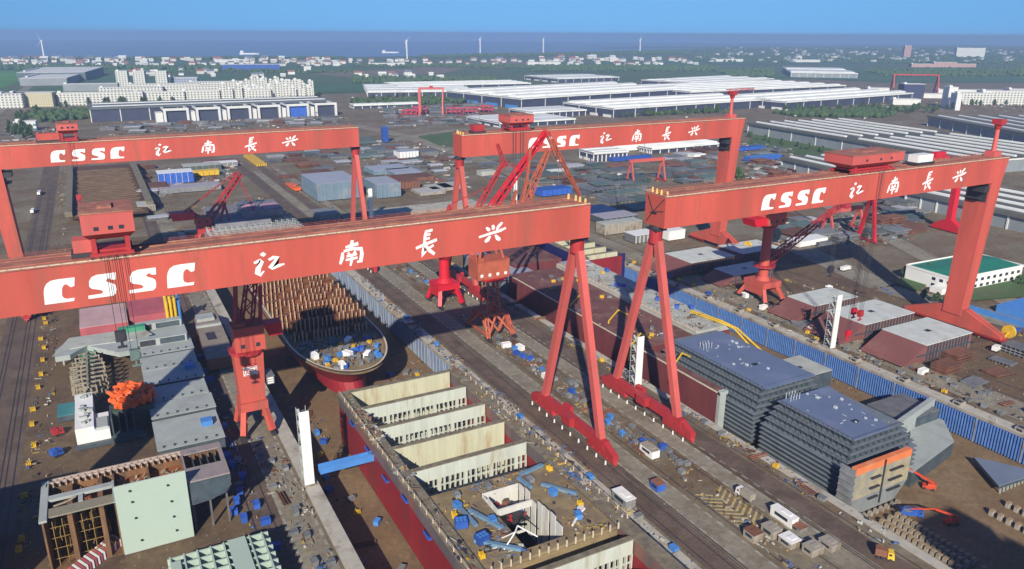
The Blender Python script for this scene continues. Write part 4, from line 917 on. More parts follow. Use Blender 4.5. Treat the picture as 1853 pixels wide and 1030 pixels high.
# floor grid at the bottom edge
r=thing('floor_grid','pale egg-crate floor grid with square cells at the bottom edge of the left foreground','hull block',(14,195,0),None)
m=MB()
for i in range(8): m.box(2+i*3.6-.22,2+i*3.6+.22,160,207,4,8.2)
for j in range(14): m.box(1.2,29,161+j*3.5-.25,161+j*3.5+.25,4.2,8.0)
part(r,'cell_wall',m,PGREEN); m=MB(); m.box(1,28,160,207,1.2,2.9); part(r,'floor_plate',m,SLATE); m=MB(); m.box(17.5,22.5,160,207,8.203,8.4); m.box(2,4.5,175,204,8.203,8.4); part(r,'walkway_plate',m,PGREEN)
# rib frames far left
r=thing('ribbed_hull_section','brown deck with many dark transverse girders far down the left pad','hull block',(0,850,0),'frames laid out on the left pad')
m=MB(); 
for k in range(26): m.box(-22+k%3,30-k%2*2,712+k*9.6,716.2+k*9.6,5.003,5.9,0)
part(r,'transverse_girder',m,[M('frame_olive',(0.15,0.095,0.055),.85,.35,.1)]); m=MB(); m.box(-25,32,705,990,4.6,5.0,0); part(r,'deck_plating',m,M('frame_brown',(0.10,0.05,0.03),.85,.3,.05)); m=MB(); m.box(-30,-24.5,715,990,5.0,9,0); m.box(32.5,38,730,990,5.0,9,0); part(r,'side_tank',m,OLIVE)

r=thing('hull_block','tall dark block added out of view to cast shade on the left pad','hull block',(-73,205,0),None)  # unseen block, added and sized to throw its shadow across the near left corner
m=MB(); m.box(-86,-61,188,224,.5,39); part(r,'side_plating',m,SLATE); m=MB(); m.box(-86.2,-60.8,187.8,224.2,39.003,39.5); part(r,'deck_plating',m,BGREY)
# ---------------------------------------------------------------- hull blocks on the right quay
DOME=M('dome_plate',(0.56,0.60,0.57),0.7,0.12,0.15,c2=(0.34,0.33,0.28),amt=0.25,sc2=0.1)
MPL=M('maroon_plate',(0.20,0.075,0.07),0.7,0.15,0.06,c2=(0.24,0.12,0.10),amt=.35,sc2=.05)
def hopper(label,x0,x1,y0,y1,h,hatch=True,mt=MPL,inset=.30):
    """bottom block lying upside down: raking maroon sides under a pale top"""
    r=thing('bottom_block',label,'hull block',((x0+x1)/2,(y0+y1)/2,0),'bottom blocks on the right quay')
    d=(x1-x0)*inset
    m=MB(); m.hexa([(x0,y0,1.0),(x1,y0,1.0),(x1,y1,1.0),(x0,y1,1.0),(x0+d,y0,h-.4),(x1,y0,h-.4),(x1,y1,h-.4),(x0+d,y1,h-.4)]); part(r,'raking_side',m,mt)
    m=MB(); m.box(x0+d-.2,x1+.2,y0-.3,y1+.2,h-.397,h); part(r,'top_plate',m,DOME)
    m=MB()
    n=int((x1-x0-d)/2.4)
    for i in range(n): m.box(x0+d+1+i*2.4,x0+d+1.35+i*2.4,y0-.8,y0-.004,1.0,h-.41)
    m.box(x0+d*.6,x1,y0-.7,y0-.005,h*.45,h*.5); part(r,'frame',m,SLATE)
    if hatch:
        m=MB(); cx_=(x0+d+x1)/2; m.box(cx_-1.6,cx_+2,(y0+y1)/2-1.5,(y0+y1)/2+1.2,h+.003,h+.05); part(r,'hatch_opening',m,DARK)
    m=MB()
    for i in range(5):
        for yy in(y0+1,y1-2): m.box(x0+1+i*(x1-x0-2)/5,x0+2.2+i*(x1-x0-2)/5,yy,yy+1.2,.02,.995)
    part(r,'support_block',m,CONC)
    return r
hopper('maroon sided bottom block with a clean pale top, in front of the others',321,372,205,229,9.5)
hopper('maroon sided bottom block with a pale top, behind the right white stair tower',318,374,238,262,9.0)
hopper('maroon bottom block in shade behind two others, left of the right stair tower',322,372,272,291,8.0,False)
hopper('maroon block with a pale hatch top beside the red column crane, farther up the quay',300+14,368,366,392,9.0)
hopper('dark maroon block beside the lane at the foot of the farther right gantry',372,418,372,396,7.0,False,inset=.2)
hopper('dull red block in the shadow of the right girder behind the column crane',330,375,338,356,6.5,True,inset=.25)
# flat panels stacked
def panel_proto(mat,label,grp,w_=18,l=12,name='steel_panel'):
    o=thing(name,label,'steel panel',(0,0,0),grp); OFF[o.name]=Vector((0,0,0))
    m=MB(); m.box(-w_/2,w_/2,-l/2,l/2,.9,1.25); part(o,'plate',m,mat)
    m=MB()
    for k in range(7): m.box(-w_/2+.4+k*(w_-.8)/6-.15,-w_/2+.4+k*(w_-.8)/6+.15,-l/2,l/2,.1,.897)
    part(o,'stiffener',m,mat); return o
rng=random.Random(11)
PROT=[panel_proto(STEEL,'dark grey stiffened steel panel lying in the open stockyard','grey steel panels in the stockyard'),
      panel_proto(RUST,'rusty brown stiffened steel panel lying in the open stockyard','rusty steel panels in the stockyard'),
      panel_proto(GREEN,'greenish primed steel panel lying in the open stockyard','green steel panels in the stockyard',22,14),
      panel_proto(M('pale_panel',(0.44,0.44,0.47),.6,.1,.1,rnd=.2),'pale grey plate panel lying in the open stockyard','pale panels in the stockyard',14,11)]
used=[False]*4
def put_panel(k,p,rz,z=0,sc=1.0):
    global used
    if not used[k]: PROT[k].location=p+Vector((0,0,z)); PROT[k].rotation_euler=(0,0,rz); PROT[k].scale=(sc,sc,1); used[k]=True
    else: dup(PROT[k],p+Vector((0,0,z)),rz,scale=(sc,sc,1.0))
def zone(pts,n,wts,smin=.7,smax=1.3,ang=.0,stack=.35):
    """scatter panels over a photograph quadrilateral (bilinear on the ground)"""
    P=[gp(*q) for q in pts]; placed=[]
    for i in range(n):
        for t in range(40):
            u,v=rng.random(),rng.random(); p=(P[0]*(1-u)+P[1]*u)*(1-v)+(P[3]*(1-u)+P[2]*u)*v
            if any((p.x-a.x)**2+(p.y-a.y)**2<196 for a in placed): continue
            break
        else: continue
        placed.append(p); k=rng.choices(range(4),wts)[0]; sc=rng.uniform(smin,smax); rz=ang+rng.uniform(-.12,.12)+(math.pi/2 if rng.random()<.3 else 0)
        for q in range(1 if rng.random()>stack else rng.randint(2,3)): put_panel(k,p,rz+rng.uniform(-.04,.04),q*1.5,sc)
zone([(660,250),(740,300),(800,330),(660,320)],16,[5,4,2,1],1.1,1.8)
zone([(690,190),(850,190),(880,225),(720,228)],30,[8,2,0,1],1.0,1.9,0,.4)
zone([(1000,318),(1170,328),(1165,385),(1000,352)],16,[4,2,6,0],1.3,2.1,0,.4)
zone([(960,295),(1140,300),(1160,335),(970,322)],26,[5,3,5,1],1.2,2.0,0,.4)
zone([(1210,290),(1310,300),(1310,330),(1200,335)],17,[5,2,4,2],1.2,2.0,0,.4)
zone([(1350,290),(1440,300),(1400,330),(1350,330)],10,[3,4,1,1])
zone([(1200,262),(1300,262),(1300,290),(1190,290)],14,[5,4,2,3],1.2,1.9)
zone([(1600,370),(1680,380),(1650,420),(1590,420)],9,[5,2,3,0],.8,1.2)
zone([(1420,390),(1500,400),(1480,440),(1420,440)],8,[5,3,2,1],.8,1.2)
zone([(440,300),(600,260),(640,262),(560,300)],12,[4,4,1,2])
zone([(180,228),(560,212),(600,222),(240,240)],26,[7,3,0,5],.9,1.6)
zone([(660,300),(800,300),(830,330),(680,335)],12,[4,5,1,3])
zone([(800,290),(860,270),(1000,300),(900,330)],14,[6,3,2,1])
zone([(0,230),(100,235),(100,260),(0,260)],8,[5,2,0,2])
zone([(1640,630),(1853,640),(1853,700),(1700,690)],9,[5,4,0,0],.5,.8,0,.1)
zone([(1420,560),(1520,590),(1460,600),(1410,580)],3,[4,3,0,0],.5,.7)
# stacks of plates set out in rows
def stack_proto(mat,mat2,label,grp):
    o=thing('plate_stack',label,'plate stack',(0,0,-900),grp); OFF[o.name]=Vector((0,0,0)); q=random.Random(len(label))
    for k in range(4):
        dx,dy=q.uniform(-.8,.8),q.uniform(-.6,.6); m=MB(); m.box(-9+dx,9+dx,-6+dy,6+dy,.6+k*1.25,1.3+k*1.25)
        for t in(-7,-3,1,5): m.box(t+dx,t+dx+.5,-5.8+dy,5.8+dy,.05+k*1.25,.597+k*1.25)
        part(o,'plate',m,mat if k<3 else mat2)
    o['_n']=0; return o
SP=[stack_proto(STEEL,GREEN,'tall stack of dark grey plates topped with a greenish one in the yard rows','greenish topped plate stacks'),stack_proto(STEEL,STEEL,'tall stack of dark grey steel plates in the yard rows','dark grey plate stacks'),
    stack_proto(RUST,RUST,'tall stack of rust brown steel plates in the yard rows','rust brown plate stacks'),stack_proto(STEEL,MATS['pale_panel'],'stack of grey plates topped with a pale one in the yard rows','pale topped plate stacks')]
rs=random.Random(77)
def rows(pts,nu,nv,wts,fill=.75,ang=0.0,s0=.8,s1=1.4):
    P=[gp(*q) for q in pts]
    for i in range(nu):
        for j in range(nv):
            if rs.random()>fill: continue
            u=(i+.5+rs.uniform(-.25,.25))/nu; v=(j+.5+rs.uniform(-.18,.18))/nv
            p=(P[0]*(1-u)+P[1]*u)*(1-v)+(P[3]*(1-u)+P[2]*u)*v; o=rs.choices(SP,wts)[0]; sc=rs.uniform(s0,s1); rz=ang+rs.uniform(-.06,.06)
            if o['_n']==0: o.location=p; o.rotation_euler=(0,0,rz); o.scale=(sc,sc,rs.uniform(.6,1.2)); o['_n']=1
            else: c_=dup(o,p,rz,scale=(sc,sc,rs.uniform(.5,1.2))); c_['_n']=1
rows([(660,262),(760,275),(840,335),(690,330)],5,6,[2,3,4,2],.5)
rows([(960,300),(1150,300),(1160,365),(985,345)],7,5,[5,4,3,1],.6,0,1,1.7)
rows([(1200,288),(1310,285),(1310,332),(1215,335)],5,5,[4,4,3,2],.6,0,1,1.5)
rows([(1390,378),(1500,385),(1540,440),(1420,440)],4,4,[4,4,3,2],.55,0,.9,1.4)
rows([(1590,355),(1690,360),(1660,425),(1560,440)],3,4,[4,4,3,1],.6,0,.9,1.3)
rows([(690,192),(880,190),(895,226),(700,232)],9,6,[1,6,1,0],.6,-.3,1.2,2.0)
rows([(440,268),(600,258),(630,300),(520,330)],4,6,[2,4,4,2],.5,0,.9,1.5)
rows([(250,300),(300,300),(310,400),(240,420)],2,6,[2,4,3,2],.6,0,.7,1.1)
rows([(170,230),(600,212),(620,226),(200,245)],13,3,[1,6,2,3],.55,-.2,1,1.6)
rows([(1380,262),(1500,290),(1430,330),(1350,320)],4,4,[2,3,4,2],.5,0,.9,1.3)
# hull sections stored in the far yard
def yblock(label,p,w_,l,h,mat,rz=0,grp='hull blocks stored in the far yard',top=None):
    o=thing('hull_block',label,'hull block',p,grp,rz); OFF[o.name]=Vector((0,0,0))
    m=MB(); m.box(-w_/2,w_/2,-l/2,l/2,.8,h-.3); part(o,'side_plating',m,mat)
    m=MB(); m.box(-w_/2-.2,w_/2+.2,-l/2-.2,l/2+.2,h-.297,h)
    for k in range(6): m.box(-w_/2+w_*k/6+.2,-w_/2+w_*k/6+.5,-l/2-.8,-l/2-.203,.8,h-.6)
    part(o,'deck_plating',m,top or mat); return o
CUBE=M('primer_blue_grey',(0.15,0.23,0.30),.7,.15,.1,c2=(0.34,0.32,0.30),amt=.3,sc2=.06); LAVT=M('lavender_top',(0.33,0.36,0.44),.7,.1,.1)
for lab,px_,w_,l,h,mt,tp in(('blue grey block with comb-like side ribs, left of the rear gantry legs',(600,352),42,60,17,CUBE,LAVT),('blue grey block with rib ends, right of the rear gantry legs',(692,352),24,40,14,CUBE,LAVT),
  ('flat lavender topped block in the row behind the ribbed ones',(700,312),42,34,6,CUBE,LAVT),('lavender plated block, second of the flat row right of the rear gantry legs',(730,318),30,34,6,CUBE,LAVT),
  ('rust brown block with a framed front beside the round-hatched plates',(738,340),20,16,8,RUST,RUST),('maroon brown flat block beyond the flat lavender row',(745,326),40,26,5,RUST,RUST),
  ('pale speckled block with arched ribs, beside the field',(735,285),26,20,9,WHITE,LAVT),('dark block next to the pale arched one',(772,282),24,22,7,STEEL,STEEL),
  ('pale plate block with a row of round hatches, first of three',(775,350),26,26,3.5,CONC,M('pale_plate_a',(0.44,0.43,0.41),.7,.1,.2)),('pale plate block with round hatches, second of three',(795,343),24,26,3.5,CONC,M('pale_plate_b',(0.42,0.42,0.40),.7,.1,.2)),
  ('pale plate block with round hatches, third of three',(815,340),24,26,3.5,CONC,M('pale_plate_c',(0.40,0.40,0.39),.7,.1,.2)),
  ('navy grey block beyond the near girder end, right of the blue covers',(1075,388),34,26,5,STEEL,LAVT),('blue topped dark block between the two front girders',(1110,400),34,22,6,SLATE,LAV),
  ('pale platform block on posts between the two front girders',(1120,420),36,12,9,CONC,PDECK),('white tarpaulined block beside the head of the right A-frame leg',(1215,432),16,12,8,WHITE,WHITE),('white tarpaulined block just left of that leg head',(1160,436),22,14,7,STEEL,WHITE),
  ('long white ribbed section under the right girder',(1460,442),30,12,5,WHITE,WHITE),('dark flat block by the yellow machine under the right girder',(1640,372),34,24,6,STEEL,STEEL),
  ('bright blue covered stack behind the near girder end',(1000,352),34,16,7,BLUE,BLUE),('pale hull piece with a raised fin beside the luffing jibs',(880,318),18,12,6,PDECK,PDECK),
  ('white hull piece in front of the pale tarpaulins',(1008,315),22,10,5,PDECK,WHITE),('long bright blue covered row beneath the far girder',(1140,290),60,10,5,BLUE,BLUE),
  ('blue covered row beside the flared shed end',(1380,290),54,12,6,BLUE,SKYB),('second blue covered row, in front of the shed lawn',(1350,272),60,12,5,BLUE,BLUE),
  ('pale covered block between the blue rows',(1260,285),20,12,5,WHITE,WHITE),('white boxy block under the far girder end',(1130,272),52,20,12,WHITE,WHITE),('blue framed block with white beams on the left pad behind the rear girder',(318,330),34,22,12,BLUE,WHITE),('white framed block beside the blue framed one',(300,326),16,20,9,WHITE,LAVT),('pale green grey block with two dark slots behind the red boom',(365,308),40,22,7,GREEN,PDECK),('yellow block on the left pad under the rear girder',(366,318),34,12,6,YEL,YEL),('long white roofed block behind the yellow one',(400,302),36,14,6,STEEL,WHITE),('grey block row below the blue framed one',(340,345),60,24,5,STEEL,LAV),('grey block on the lane edge beyond the middle dock end',(590,395),18,26,6,STEEL,STEEL),('brown block row left of the rear gantry legs',(575,318),30,22,5,RUST,RUST),('dull green plate block behind the ribbed ones',(660,285),40,24,4,GREEN,GREEN),('second dull green plate block near the wide road',(700,270),44,24,4,GREEN,STEEL),('tall blue post block by the pale arched block',(697,258),8,8,22,BLUE,BLUE),('grey brown block on the left pad edge',(285,345),20,30,6,STEEL,RUST),('pale block by the left lane under the rear girder',(265,380),14,22,6,CONC,PDECK),('dark maroon flat block by the tall yellow cylinders',(398,296),40,20,4,RUST,MPL)):
    yblock(lab,tuple(gp(*px_)),w_,l,h,mt,0,top=tp)
# ---------------------------------------------------------------- small things about the docks
def proto(name,label,cat,grp,parts):
    o=thing(name,label,cat,(0,0,-500),grp); OFF[o.name]=Vector((0,0,0))
    for pn,fn,mt in parts:
        m=MB(); fn(m); part(o,pn,m,mt)
    o['_n']=0; return o
def put(o,loc,rz=0.0,label=None):
    if o['_n']==0:
        o.location=loc; o.rotation_euler=(0,0,rz); o['_n']=1
        if label: o['label']=label
        return o
    c=dup(o,loc,rz,label); c['_n']=1; return c
def crate_parts(body,w_=2.4,l=4.0,h=2.4):
    def rim(m):
        for sx in(-1,1): m.box(sx*w_/2-.12,sx*w_/2+.12,-l/2,l/2,h+.003,h+.15)
        for k in range(4): m.box(-w_/2+.13,w_/2-.13,-l/2+k*(l-.2)/3,-l/2+.2+k*(l-.2)/3,h+.003,h+.14)
    return [('body',lambda m:m.box(-w_/2,w_/2,-l/2,l/2,.1,h),body),('rim',rim,body),('skid',lambda m:(m.box(-w_/2+.1,-w_/2+.4,-l/2,l/2,0,.097),m.box(w_/2-.4,w_/2-.1,-l/2,l/2,0,.097)),DARK)]
def cage(m):
    for i in range(3):
        for j in range(2): m.box(-1.6+i*1.15,-.75+i*1.15,-1.1+j*1.25,-.2+j*1.25,2.603,2.66)
BOXB=proto('supply_box','blue steel supply box standing among gear on the quay lanes','supply box','blue supply boxes on the quays',crate_parts(BLUE,1.9,3.0,1.9))
BOXL=proto('supply_box','light blue supply box standing among gear on the quay lanes','supply box','light blue supply boxes on the quays',crate_parts(SKYB,1.8,2.6,1.7))
BOXW=proto('site_container','white site container on the quay lanes','container','white containers on the quays',crate_parts(WHITE,2.4,4.6,2.3))
BOXG=proto('gear_crate','grey steel gear crate on the quay lanes','crate','grey gear crates on the quays',crate_parts(STEEL,1.8,2.6,1.4))
BOXY=proto('gas_rack','yellow gas bottle rack on the quays','gas rack','yellow gas racks on the quays',[('frame',lambda m:[m.box(a-.08,a+.08,b-.08,b+.08,0,1.7) for a in(-.7,.7) for b in(-.9,.9)]+[m.box(-.8,.8,-1.0,1.0,.1,.25)],YEL),('bottle',lambda m:[m.tube((-.45+.45*i,-.65+.43*j,.26),(-.45+.45*i,-.65+.43*j,1.5),.18,n=6) for i in range(3) for j in range(4)],YEL)])
WELD=proto('power_pack','deep blue power pack with six roof vents','power pack','blue power packs',[('body',lambda m:m.box(-1.9,1.9,-1.5,1.5,.2,2.6),BLUE),('vent',cage,SKYB),('skid',lambda m:(m.box(-1.8,-1.3,-1.5,1.5,0,.197),m.box(1.3,1.8,-1.5,1.5,0,.197)),DARK)])
PIPE=proto('pipe_bundle','bundle of rusty pipes lying along the lane','pipe bundle','pipe bundles on the quays',[('pipe',lambda m:[m.tube((-1+.5*i,-4,.35+.45*(i%2)),(-1+.5*i,4,.35+.45*(i%2)),.22,n=6) for i in range(5)],RUST),('skid',lambda m:(m.box(-1.4,1.4,-2.6,-2.3,0,.12),m.box(-1.4,1.4,2.3,2.6,0,.12)),DARK)])
rg=random.Random(21)
def strew(x0,x1,y0,y1,n,ch):
    for i in range(n):
        o=rg.choice(ch); put(o,(rg.uniform(x0,x1),y0+(y1-y0)*(i+rg.random()*.9)/n,0.04),rg.choice((0,0,math.pi/2))+rg.uniform(-.15,.15))
strew(165,174,182,330,46,[BOXB,BOXL,BOXG,BOXG,BOXW,PIPE,BOXG,BOXG])
strew(166,173,420,640,34,[PIPE,BOXG,BOXY,BOXG,BOXL])
strew(136,140,150,460,26,[BOXG,BOXG,BOXG,PIPE,BOXG,BOXG,BOXL])
strew(199,203,140,600,36,[BOXG,BOXG,BOXY,BOXG,PIPE])
strew(314,318,150,480,34,[BOXY,BOXG,BOXG,BOXB])
strew(322,334,150,330,26,[PIPE,BOXG,BOXW,BOXG])
strew(-38.5,-36.5,230,480,14,[BOXY])
strew(26.8,31,200,400,20,[BOXB,BOXG,BOXL])
strew(37,44,150,270,16,[BOXG,BOXG,BOXG,PIPE])
strew(330,420,205,300,16,[BOXB,BOXG,PIPE,BOXY])
strew(210,300,140,200,0,[BOXG])
for k in range(20):                     # gear down on the floor of the middle dock and by the walls
    put(rg.choice((BOXB,BOXG,BOXY,PIPE,BOXL)),(rg.uniform(55,68),150+k*9,DZ+.03),rg.uniform(0,3))
for k in range(14): put(rg.choice((BOXG,BOXY,BOXB)),(rg.uniform(112,131),300+rg.uniform(0,40),DZ+.03),rg.uniform(0,3))
for p,o_ in(((79.8,178.6),WELD),((82,169),WELD),((82.8,188),BOXL),((112.5,180),BOXL),((89,176),BOXL),((113,166),BOXL),((119,193),BOXY),((80,184),BOXY),((79,163),BOXY),((117,171),BOXY),((110,190),BOXG),((96,193),BOXG),((85,193),BOXG)): put(o_,(p[0],p[1],10.35),rg.uniform(-.3,.3))
for k in range(60):                     # foredeck gear of the bow ship
    a=rg.uniform(-1,1); y=rg.uniform(306,342); hw=20*math.sqrt(max(0,1-((345-y)/46)**2))
    put(rg.choice((BOXW,BOXG,BOXG,BOXB,BOXG,BOXY,BOXL,BOXG)),(88+a*hw*.9,y,9.75),rg.uniform(0,3))
for k in range(14): put(rg.choice((BOXL,BOXG,BOXY,BOXB)),(rg.uniform(249,267),rg.uniform(270,392),11.25),rg.uniform(0,3))
for k in range(12): put(rg.choice((BOXG,BOXY)),(rg.uniform(216,245),rg.uniform(270,390),8.95),rg.uniform(0,3))
for k in range(8): put(BOXB,(24.5+rg.uniform(-2,3),228+k*5+rg.uniform(-1,1),0.05),rg.uniform(-.1,.1))
# dock bottom at right: rows of keel blocks
KB=proto('keel_block','grey concrete keel block in the rows on the dock floor at bottom right','keel block','keel blocks on the dock floor',[('block',lambda m:m.hexa([(-1.1,-.7,0),(1.1,-.7,0),(1.1,.7,0),(-1.1,.7,0),(-.9,-.6,1.8),(.9,-.6,1.8),(.9,.6,1.8),(-.9,.6,1.8)]),CONC),('cap',lambda m:m.box(-.95,.95,-.65,.65,1.803,2.15),M('cap_wood',(.30,.22,.13),.9,.25,1))])
for i in range(4):
    for j in range(14): put(KB,(218.5+i*4.0+rg.uniform(-.2,.2),139.5-j*2.1,DZ+.02),rg.uniform(-.1,.1))
for i in range(2):
    for j in range(14): put(KB,(226+i*3,108-j*2.0,DZ+.02))
for i in range(2):
    for j in range(20): put(KB,(262+i*10,110+j*3,DZ+.02)) if j<6 else None
# the boom lift, trucks, vans
def lift(label,p,rz):
    o=thing('boom_lift',label,'boom lift',p,None,rz); OFF[o.name]=Vector((0,0,0))
    m=MB(); m.box(-2.2,2.2,-1.3,1.3,.7,1.7); m.hexa([(-2.4,-1.2,1.703),(.8,-1.2,1.703),(.8,1.2,1.703),(-2.4,1.2,1.703),(-2.2,-1,3.0),(.4,-1,2.6),(.4,1,2.6),(-2.2,1,3.0)]); part(o,'chassis',m,M('lift_red',(.55,.06,.02),.6,.15,.4))
    m=MB()
    for sx in(-1.5,1.5):
        for sy in(-1.35,1.05): m=MB(); m.tube((sx,sy,.6),(sx,sy+.3,.6),.6,n=12); part(o,'wheel',m,DARK)
    m=MB(); m.beam((-1.5,0,2.9),(7,0,6.5),.7,.7); m.beam((7,0,6.5),(16,0,7.2),.4,.4); part(o,'boom',m,MATS['lift_red'])
    m=MB()
    for z in(6.6,7.7): 
        for q in(((16,-.8,z),(18,-.8,z)),((16,.8,z),(18,.8,z)),((18,-.8,z),(18,.8,z)),((16,-.8,z),(16,.8,z))): m.beam(*q,.1)
    m.box(16,18,-.8,.8,6.5,6.56); part(o,'basket',m,STEEL); return o
lift('orange boom lift with its arm stretched left on the dock floor at bottom right',tuple(gp(1720,948,DZ)),2.75)
lift('small orange boom lift beside the grey wing section',tuple(gp(1680,885,DZ)),2.2)
def truck(label,p,rz,cabm,boxm,L=8):
    o=thing('truck',label,'truck',p,None,rz); OFF[o.name]=Vector((0,0,0))
    m=MB(); m.hexa([(L/2-2,-1.2,.7),(L/2,-1.2,.7),(L/2,1.2,.7),(L/2-2,1.2,.7),(L/2-2,-1.15,3.0),(L/2-.4,-1.15,3.0),(L/2-.4,1.15,3.0),(L/2-2,1.15,3.0)]); c_=part(o,'cab',m,cabm)
    m=MB(); m.hexa([(L/2-.35,-1.05,1.9),(L/2-.1,-1.05,1.9),(L/2-.1,1.05,1.9),(L/2-.35,1.05,1.9),(L/2-.55,-1.0,2.8),(L/2-.33,-1.0,2.8),(L/2-.33,1.0,2.8),(L/2-.55,1.0,2.8)]); part(c_,'windscreen',m,GLASS)
    m=MB(); m.box(-L/2,L/2-2.2,-1.25,1.25,1.1,3.4); part(o,'load_bed',m,boxm)
    for x in(-L/2+1,-L/2+2.3,L/2-1.1):
        for y in(-1.2,.9): m=MB(); m.tube((x,y,.5),(x,y+.3,.5),.5,n=10); part(o,'wheel',m,DARK)
    for y0,y1 in((-1.24,-1.203),(1.203,1.24)): m=MB(); m.box(L/2-1.7,L/2-.9,y0,y1,1.9,2.6); part(c_,'side_window',m,GLASS)
    return o
truck('pale grey box truck parked on the lane near the chevron painted ground',(177.5,161,.05),math.pi/2,WHITE,CONC,7)
truck('white lorry on the road beyond the hopper blocks',tuple(gp(1530,490)),.1,WHITE,WHITE,9)
truck('pale van at the foot of the big right leg',tuple(gp(1802,636)),.2,WHITE,WHITE,6)
truck('white truck on the left lane under the rear girder',tuple(gp(60,385)),1.5,WHITE,WHITE,12)
truck('second white truck, ahead of the other on the left lane',tuple(gp(72,352)),1.5,WHITE,WHITE,14)
truck('small red truck on the left assembly pad',tuple(gp(106,788)),.4,DRED,DRED,4)
truck('blue cab vehicle beside a crate on the left pad',tuple(gp(104,826)),.5,BLUE,BLUE,4)
truck('yellow mobile crane carrier near the bottom right corner',tuple(gp(1600,1010)),-.9,YEL,RUST,5.5)
truck('blue trailer on the dock floor below the orange bulkhead',tuple(gp(1648,935,DZ)),-.6,BLUE,BLUE,8)
for k,(px_,lab) in enumerate((((630,262),'dark car on the wide road behind the rear girder'),((690,238),'pale car on the wide road'),((760,262),'white car on the side road by the grass'),((950,262),'pale car by the far girder'),((1500,520),'dark car on the road past the green roofed office'))):
    o=thing('parked_car',lab,'car',tuple(gp(*px_)),None,.6*k); OFF[o.name]=Vector((0,0,0))
    m=MB(); m.box(-2.2,2.2,-.9,.9,.35,.95); m.hexa([(-1.5,-.85,.953),(1.2,-.85,.953),(1.2,.85,.953),(-1.5,.85,.953),(-1.0,-.75,1.5),(.7,-.75,1.5),(.7,.75,1.5),(-1.0,.75,1.5)]); part(o,'body',m,[WHITE,DARK][k%2]); 
    for x in(-1.4,1.4):
        for y in(-.92,.72): m=MB(); m.tube((x,y,.32),(x,y+.2,.32),.32,n=8); part(o,'wheel',m,DARK)
# portable cabins and pallets at the bottom, right of the near hull
for k,(px_,w_,l,h,mt,lab) in enumerate(((( 1395,968),4,5,3,CONC,'pale cabin with rusty roof panel at the bottom edge'),((1362,975),4,4.5,3,CONC,'pale concrete box beside the rusty roofed cabin'),((1428,985),4.5,5,2.4,CONC,'pale slab topped box nearest the bottom edge'),((1470,1000),5,4,2.6,MATS['dull_white'] if 'dull_white' in MATS else CONC,'pale shed with two roof halves near the bottom edge'),((1440,955),3.5,6,1.6,STEEL,'low grey box among the pale cabins'),((1418,942),3.0,9,3.2,WHITE,'long white cabin on the lane edge above the other cabins'),((1175,822),3.6,7.5,3.2,WHITE,'white cabin with blue end beside the near A-frame leg'),((1190,885),3.4,4,2.8,BLUE,'deep blue box by the lane below the near A-frame leg'),((1128,910),4,8,3.4,STEEL,'grey blue rack of frames beside the near hull'),((1500,990),4,5,2.2,CONC,'concrete box at the bottom edge left of the yellow carrier'))):
    o=thing('site_cabin',lab,'site cabin',tuple(gp(*px_)),'site cabins on the quay',0); OFF[o.name]=Vector((0,0,0))
    m=MB(); m.box(-w_/2,w_/2,-l/2,l/2,.15,h); part(o,'body',m,mt); m=MB(); m.box(-w_/2-.15,w_/2+.15,-l/2-.15,l/2+.15,h+.003,h+.2); m.box(-w_*.2,w_*.3,-l*.3,l*.1,h+.203,h+.45); part(o,'roof',m,[CONC,RUST,WHITE][k%3]); m=MB(); m.box(-w_/2-.04,-w_/2-.003,-l*.3,l*.3,h*.45,h*.8); part(o,'window',m,GLASS)
# chevron paint on the lane
m=MB()
for k in range(9):
    y=170-k*2.4; m.quad((164,y,.06),(170,y-4,.06),(170,y-3,.06),(164,y+1,.06)); m.quad((170,y-4,.06),(176,y,.06),(176,y+1,.06),(170,y-3,.06))
struct('road_marking',m,M('marking_paint',(0.45,0.36,0.16),.8,.3,.5))
m=MB()
for x in(152.6,160.1,177.9,184.6,186.9,36.4,45.4): 
    for k in range(90): m.box(x-.45,x+.45,130+k*5.6,133+k*5.6,.035,.055)
struct('lane_marking',m,M('marking_white',(0.31,0.29,0.24),.8,.4,.3))
# left lower edge odds
r=thing('scaffold_stack','stack of red and white striped scaffold planks at the lower left edge','scaffold stack',tuple(gp(190,1015)),None,.5); OFF[r.name]=Vector((0,0,0))
m=MB(); q=MB()
for k in range(18): (m if k%2 else q).box(-9+k,-8.4+k,-2+k*.25,2.5+k*.25,.1,2.6+.02*k)
part(r,'white_plank',m,WHITE); part(r,'red_plank',q,PINKR)
for p_,lab in((( -62,300),'yellow frame racks beside the rail track at the left edge'),):
    r=thing('rack_stack',lab,'rack',(-60,332,0),None); m=MB()
    for k in range(8): m.box(-64,-58,310+k*6,311+k*6,.05,3.2)
    m.box(-64,-58,310,353,1.4,1.7); part(r,'frame',m,YEL)
# yellow plate girders along the lane behind, and orange buggies
r=thing('girder_stack','yellow girders stacked beside the lane behind the rear girder','girder stack',tuple(gp(462,292)),None); OFF[r.name]=Vector((0,0,0)); m=MB()
for k in range(5): m.box(-6+k*2.6,-4.4+k*2.6,-40,45,.1,2.4+.5*(k%2))
part(r,'girder',m,YEL)
r=thing('heavy_transporter','orange multi axle transporter parked on the lane beyond the scaffolded block','transporter',tuple(gp(530,340)),None); OFF[r.name]=Vector((0,0,0)); m=MB(); m.box(-4,4,-17,17,1.2,2.6); m.box(-3,3,-22,-17.003,1.0,3.8); part(r,'bed',m,ORANGE)
for k in range(10):
    for x in(-3.4,2.6): m=MB(); m.tube((x,-15+k*3.3,.6),(x+.8,-15+k*3.3,.6),.6,n=8); part(r,'wheel',m,DARK)
m=MB(); m.box(-2,2,-6,-2,2.603,4.4); m.box(-2.4,2,4,9,2.603,4); part(r,'load',m,ORED)
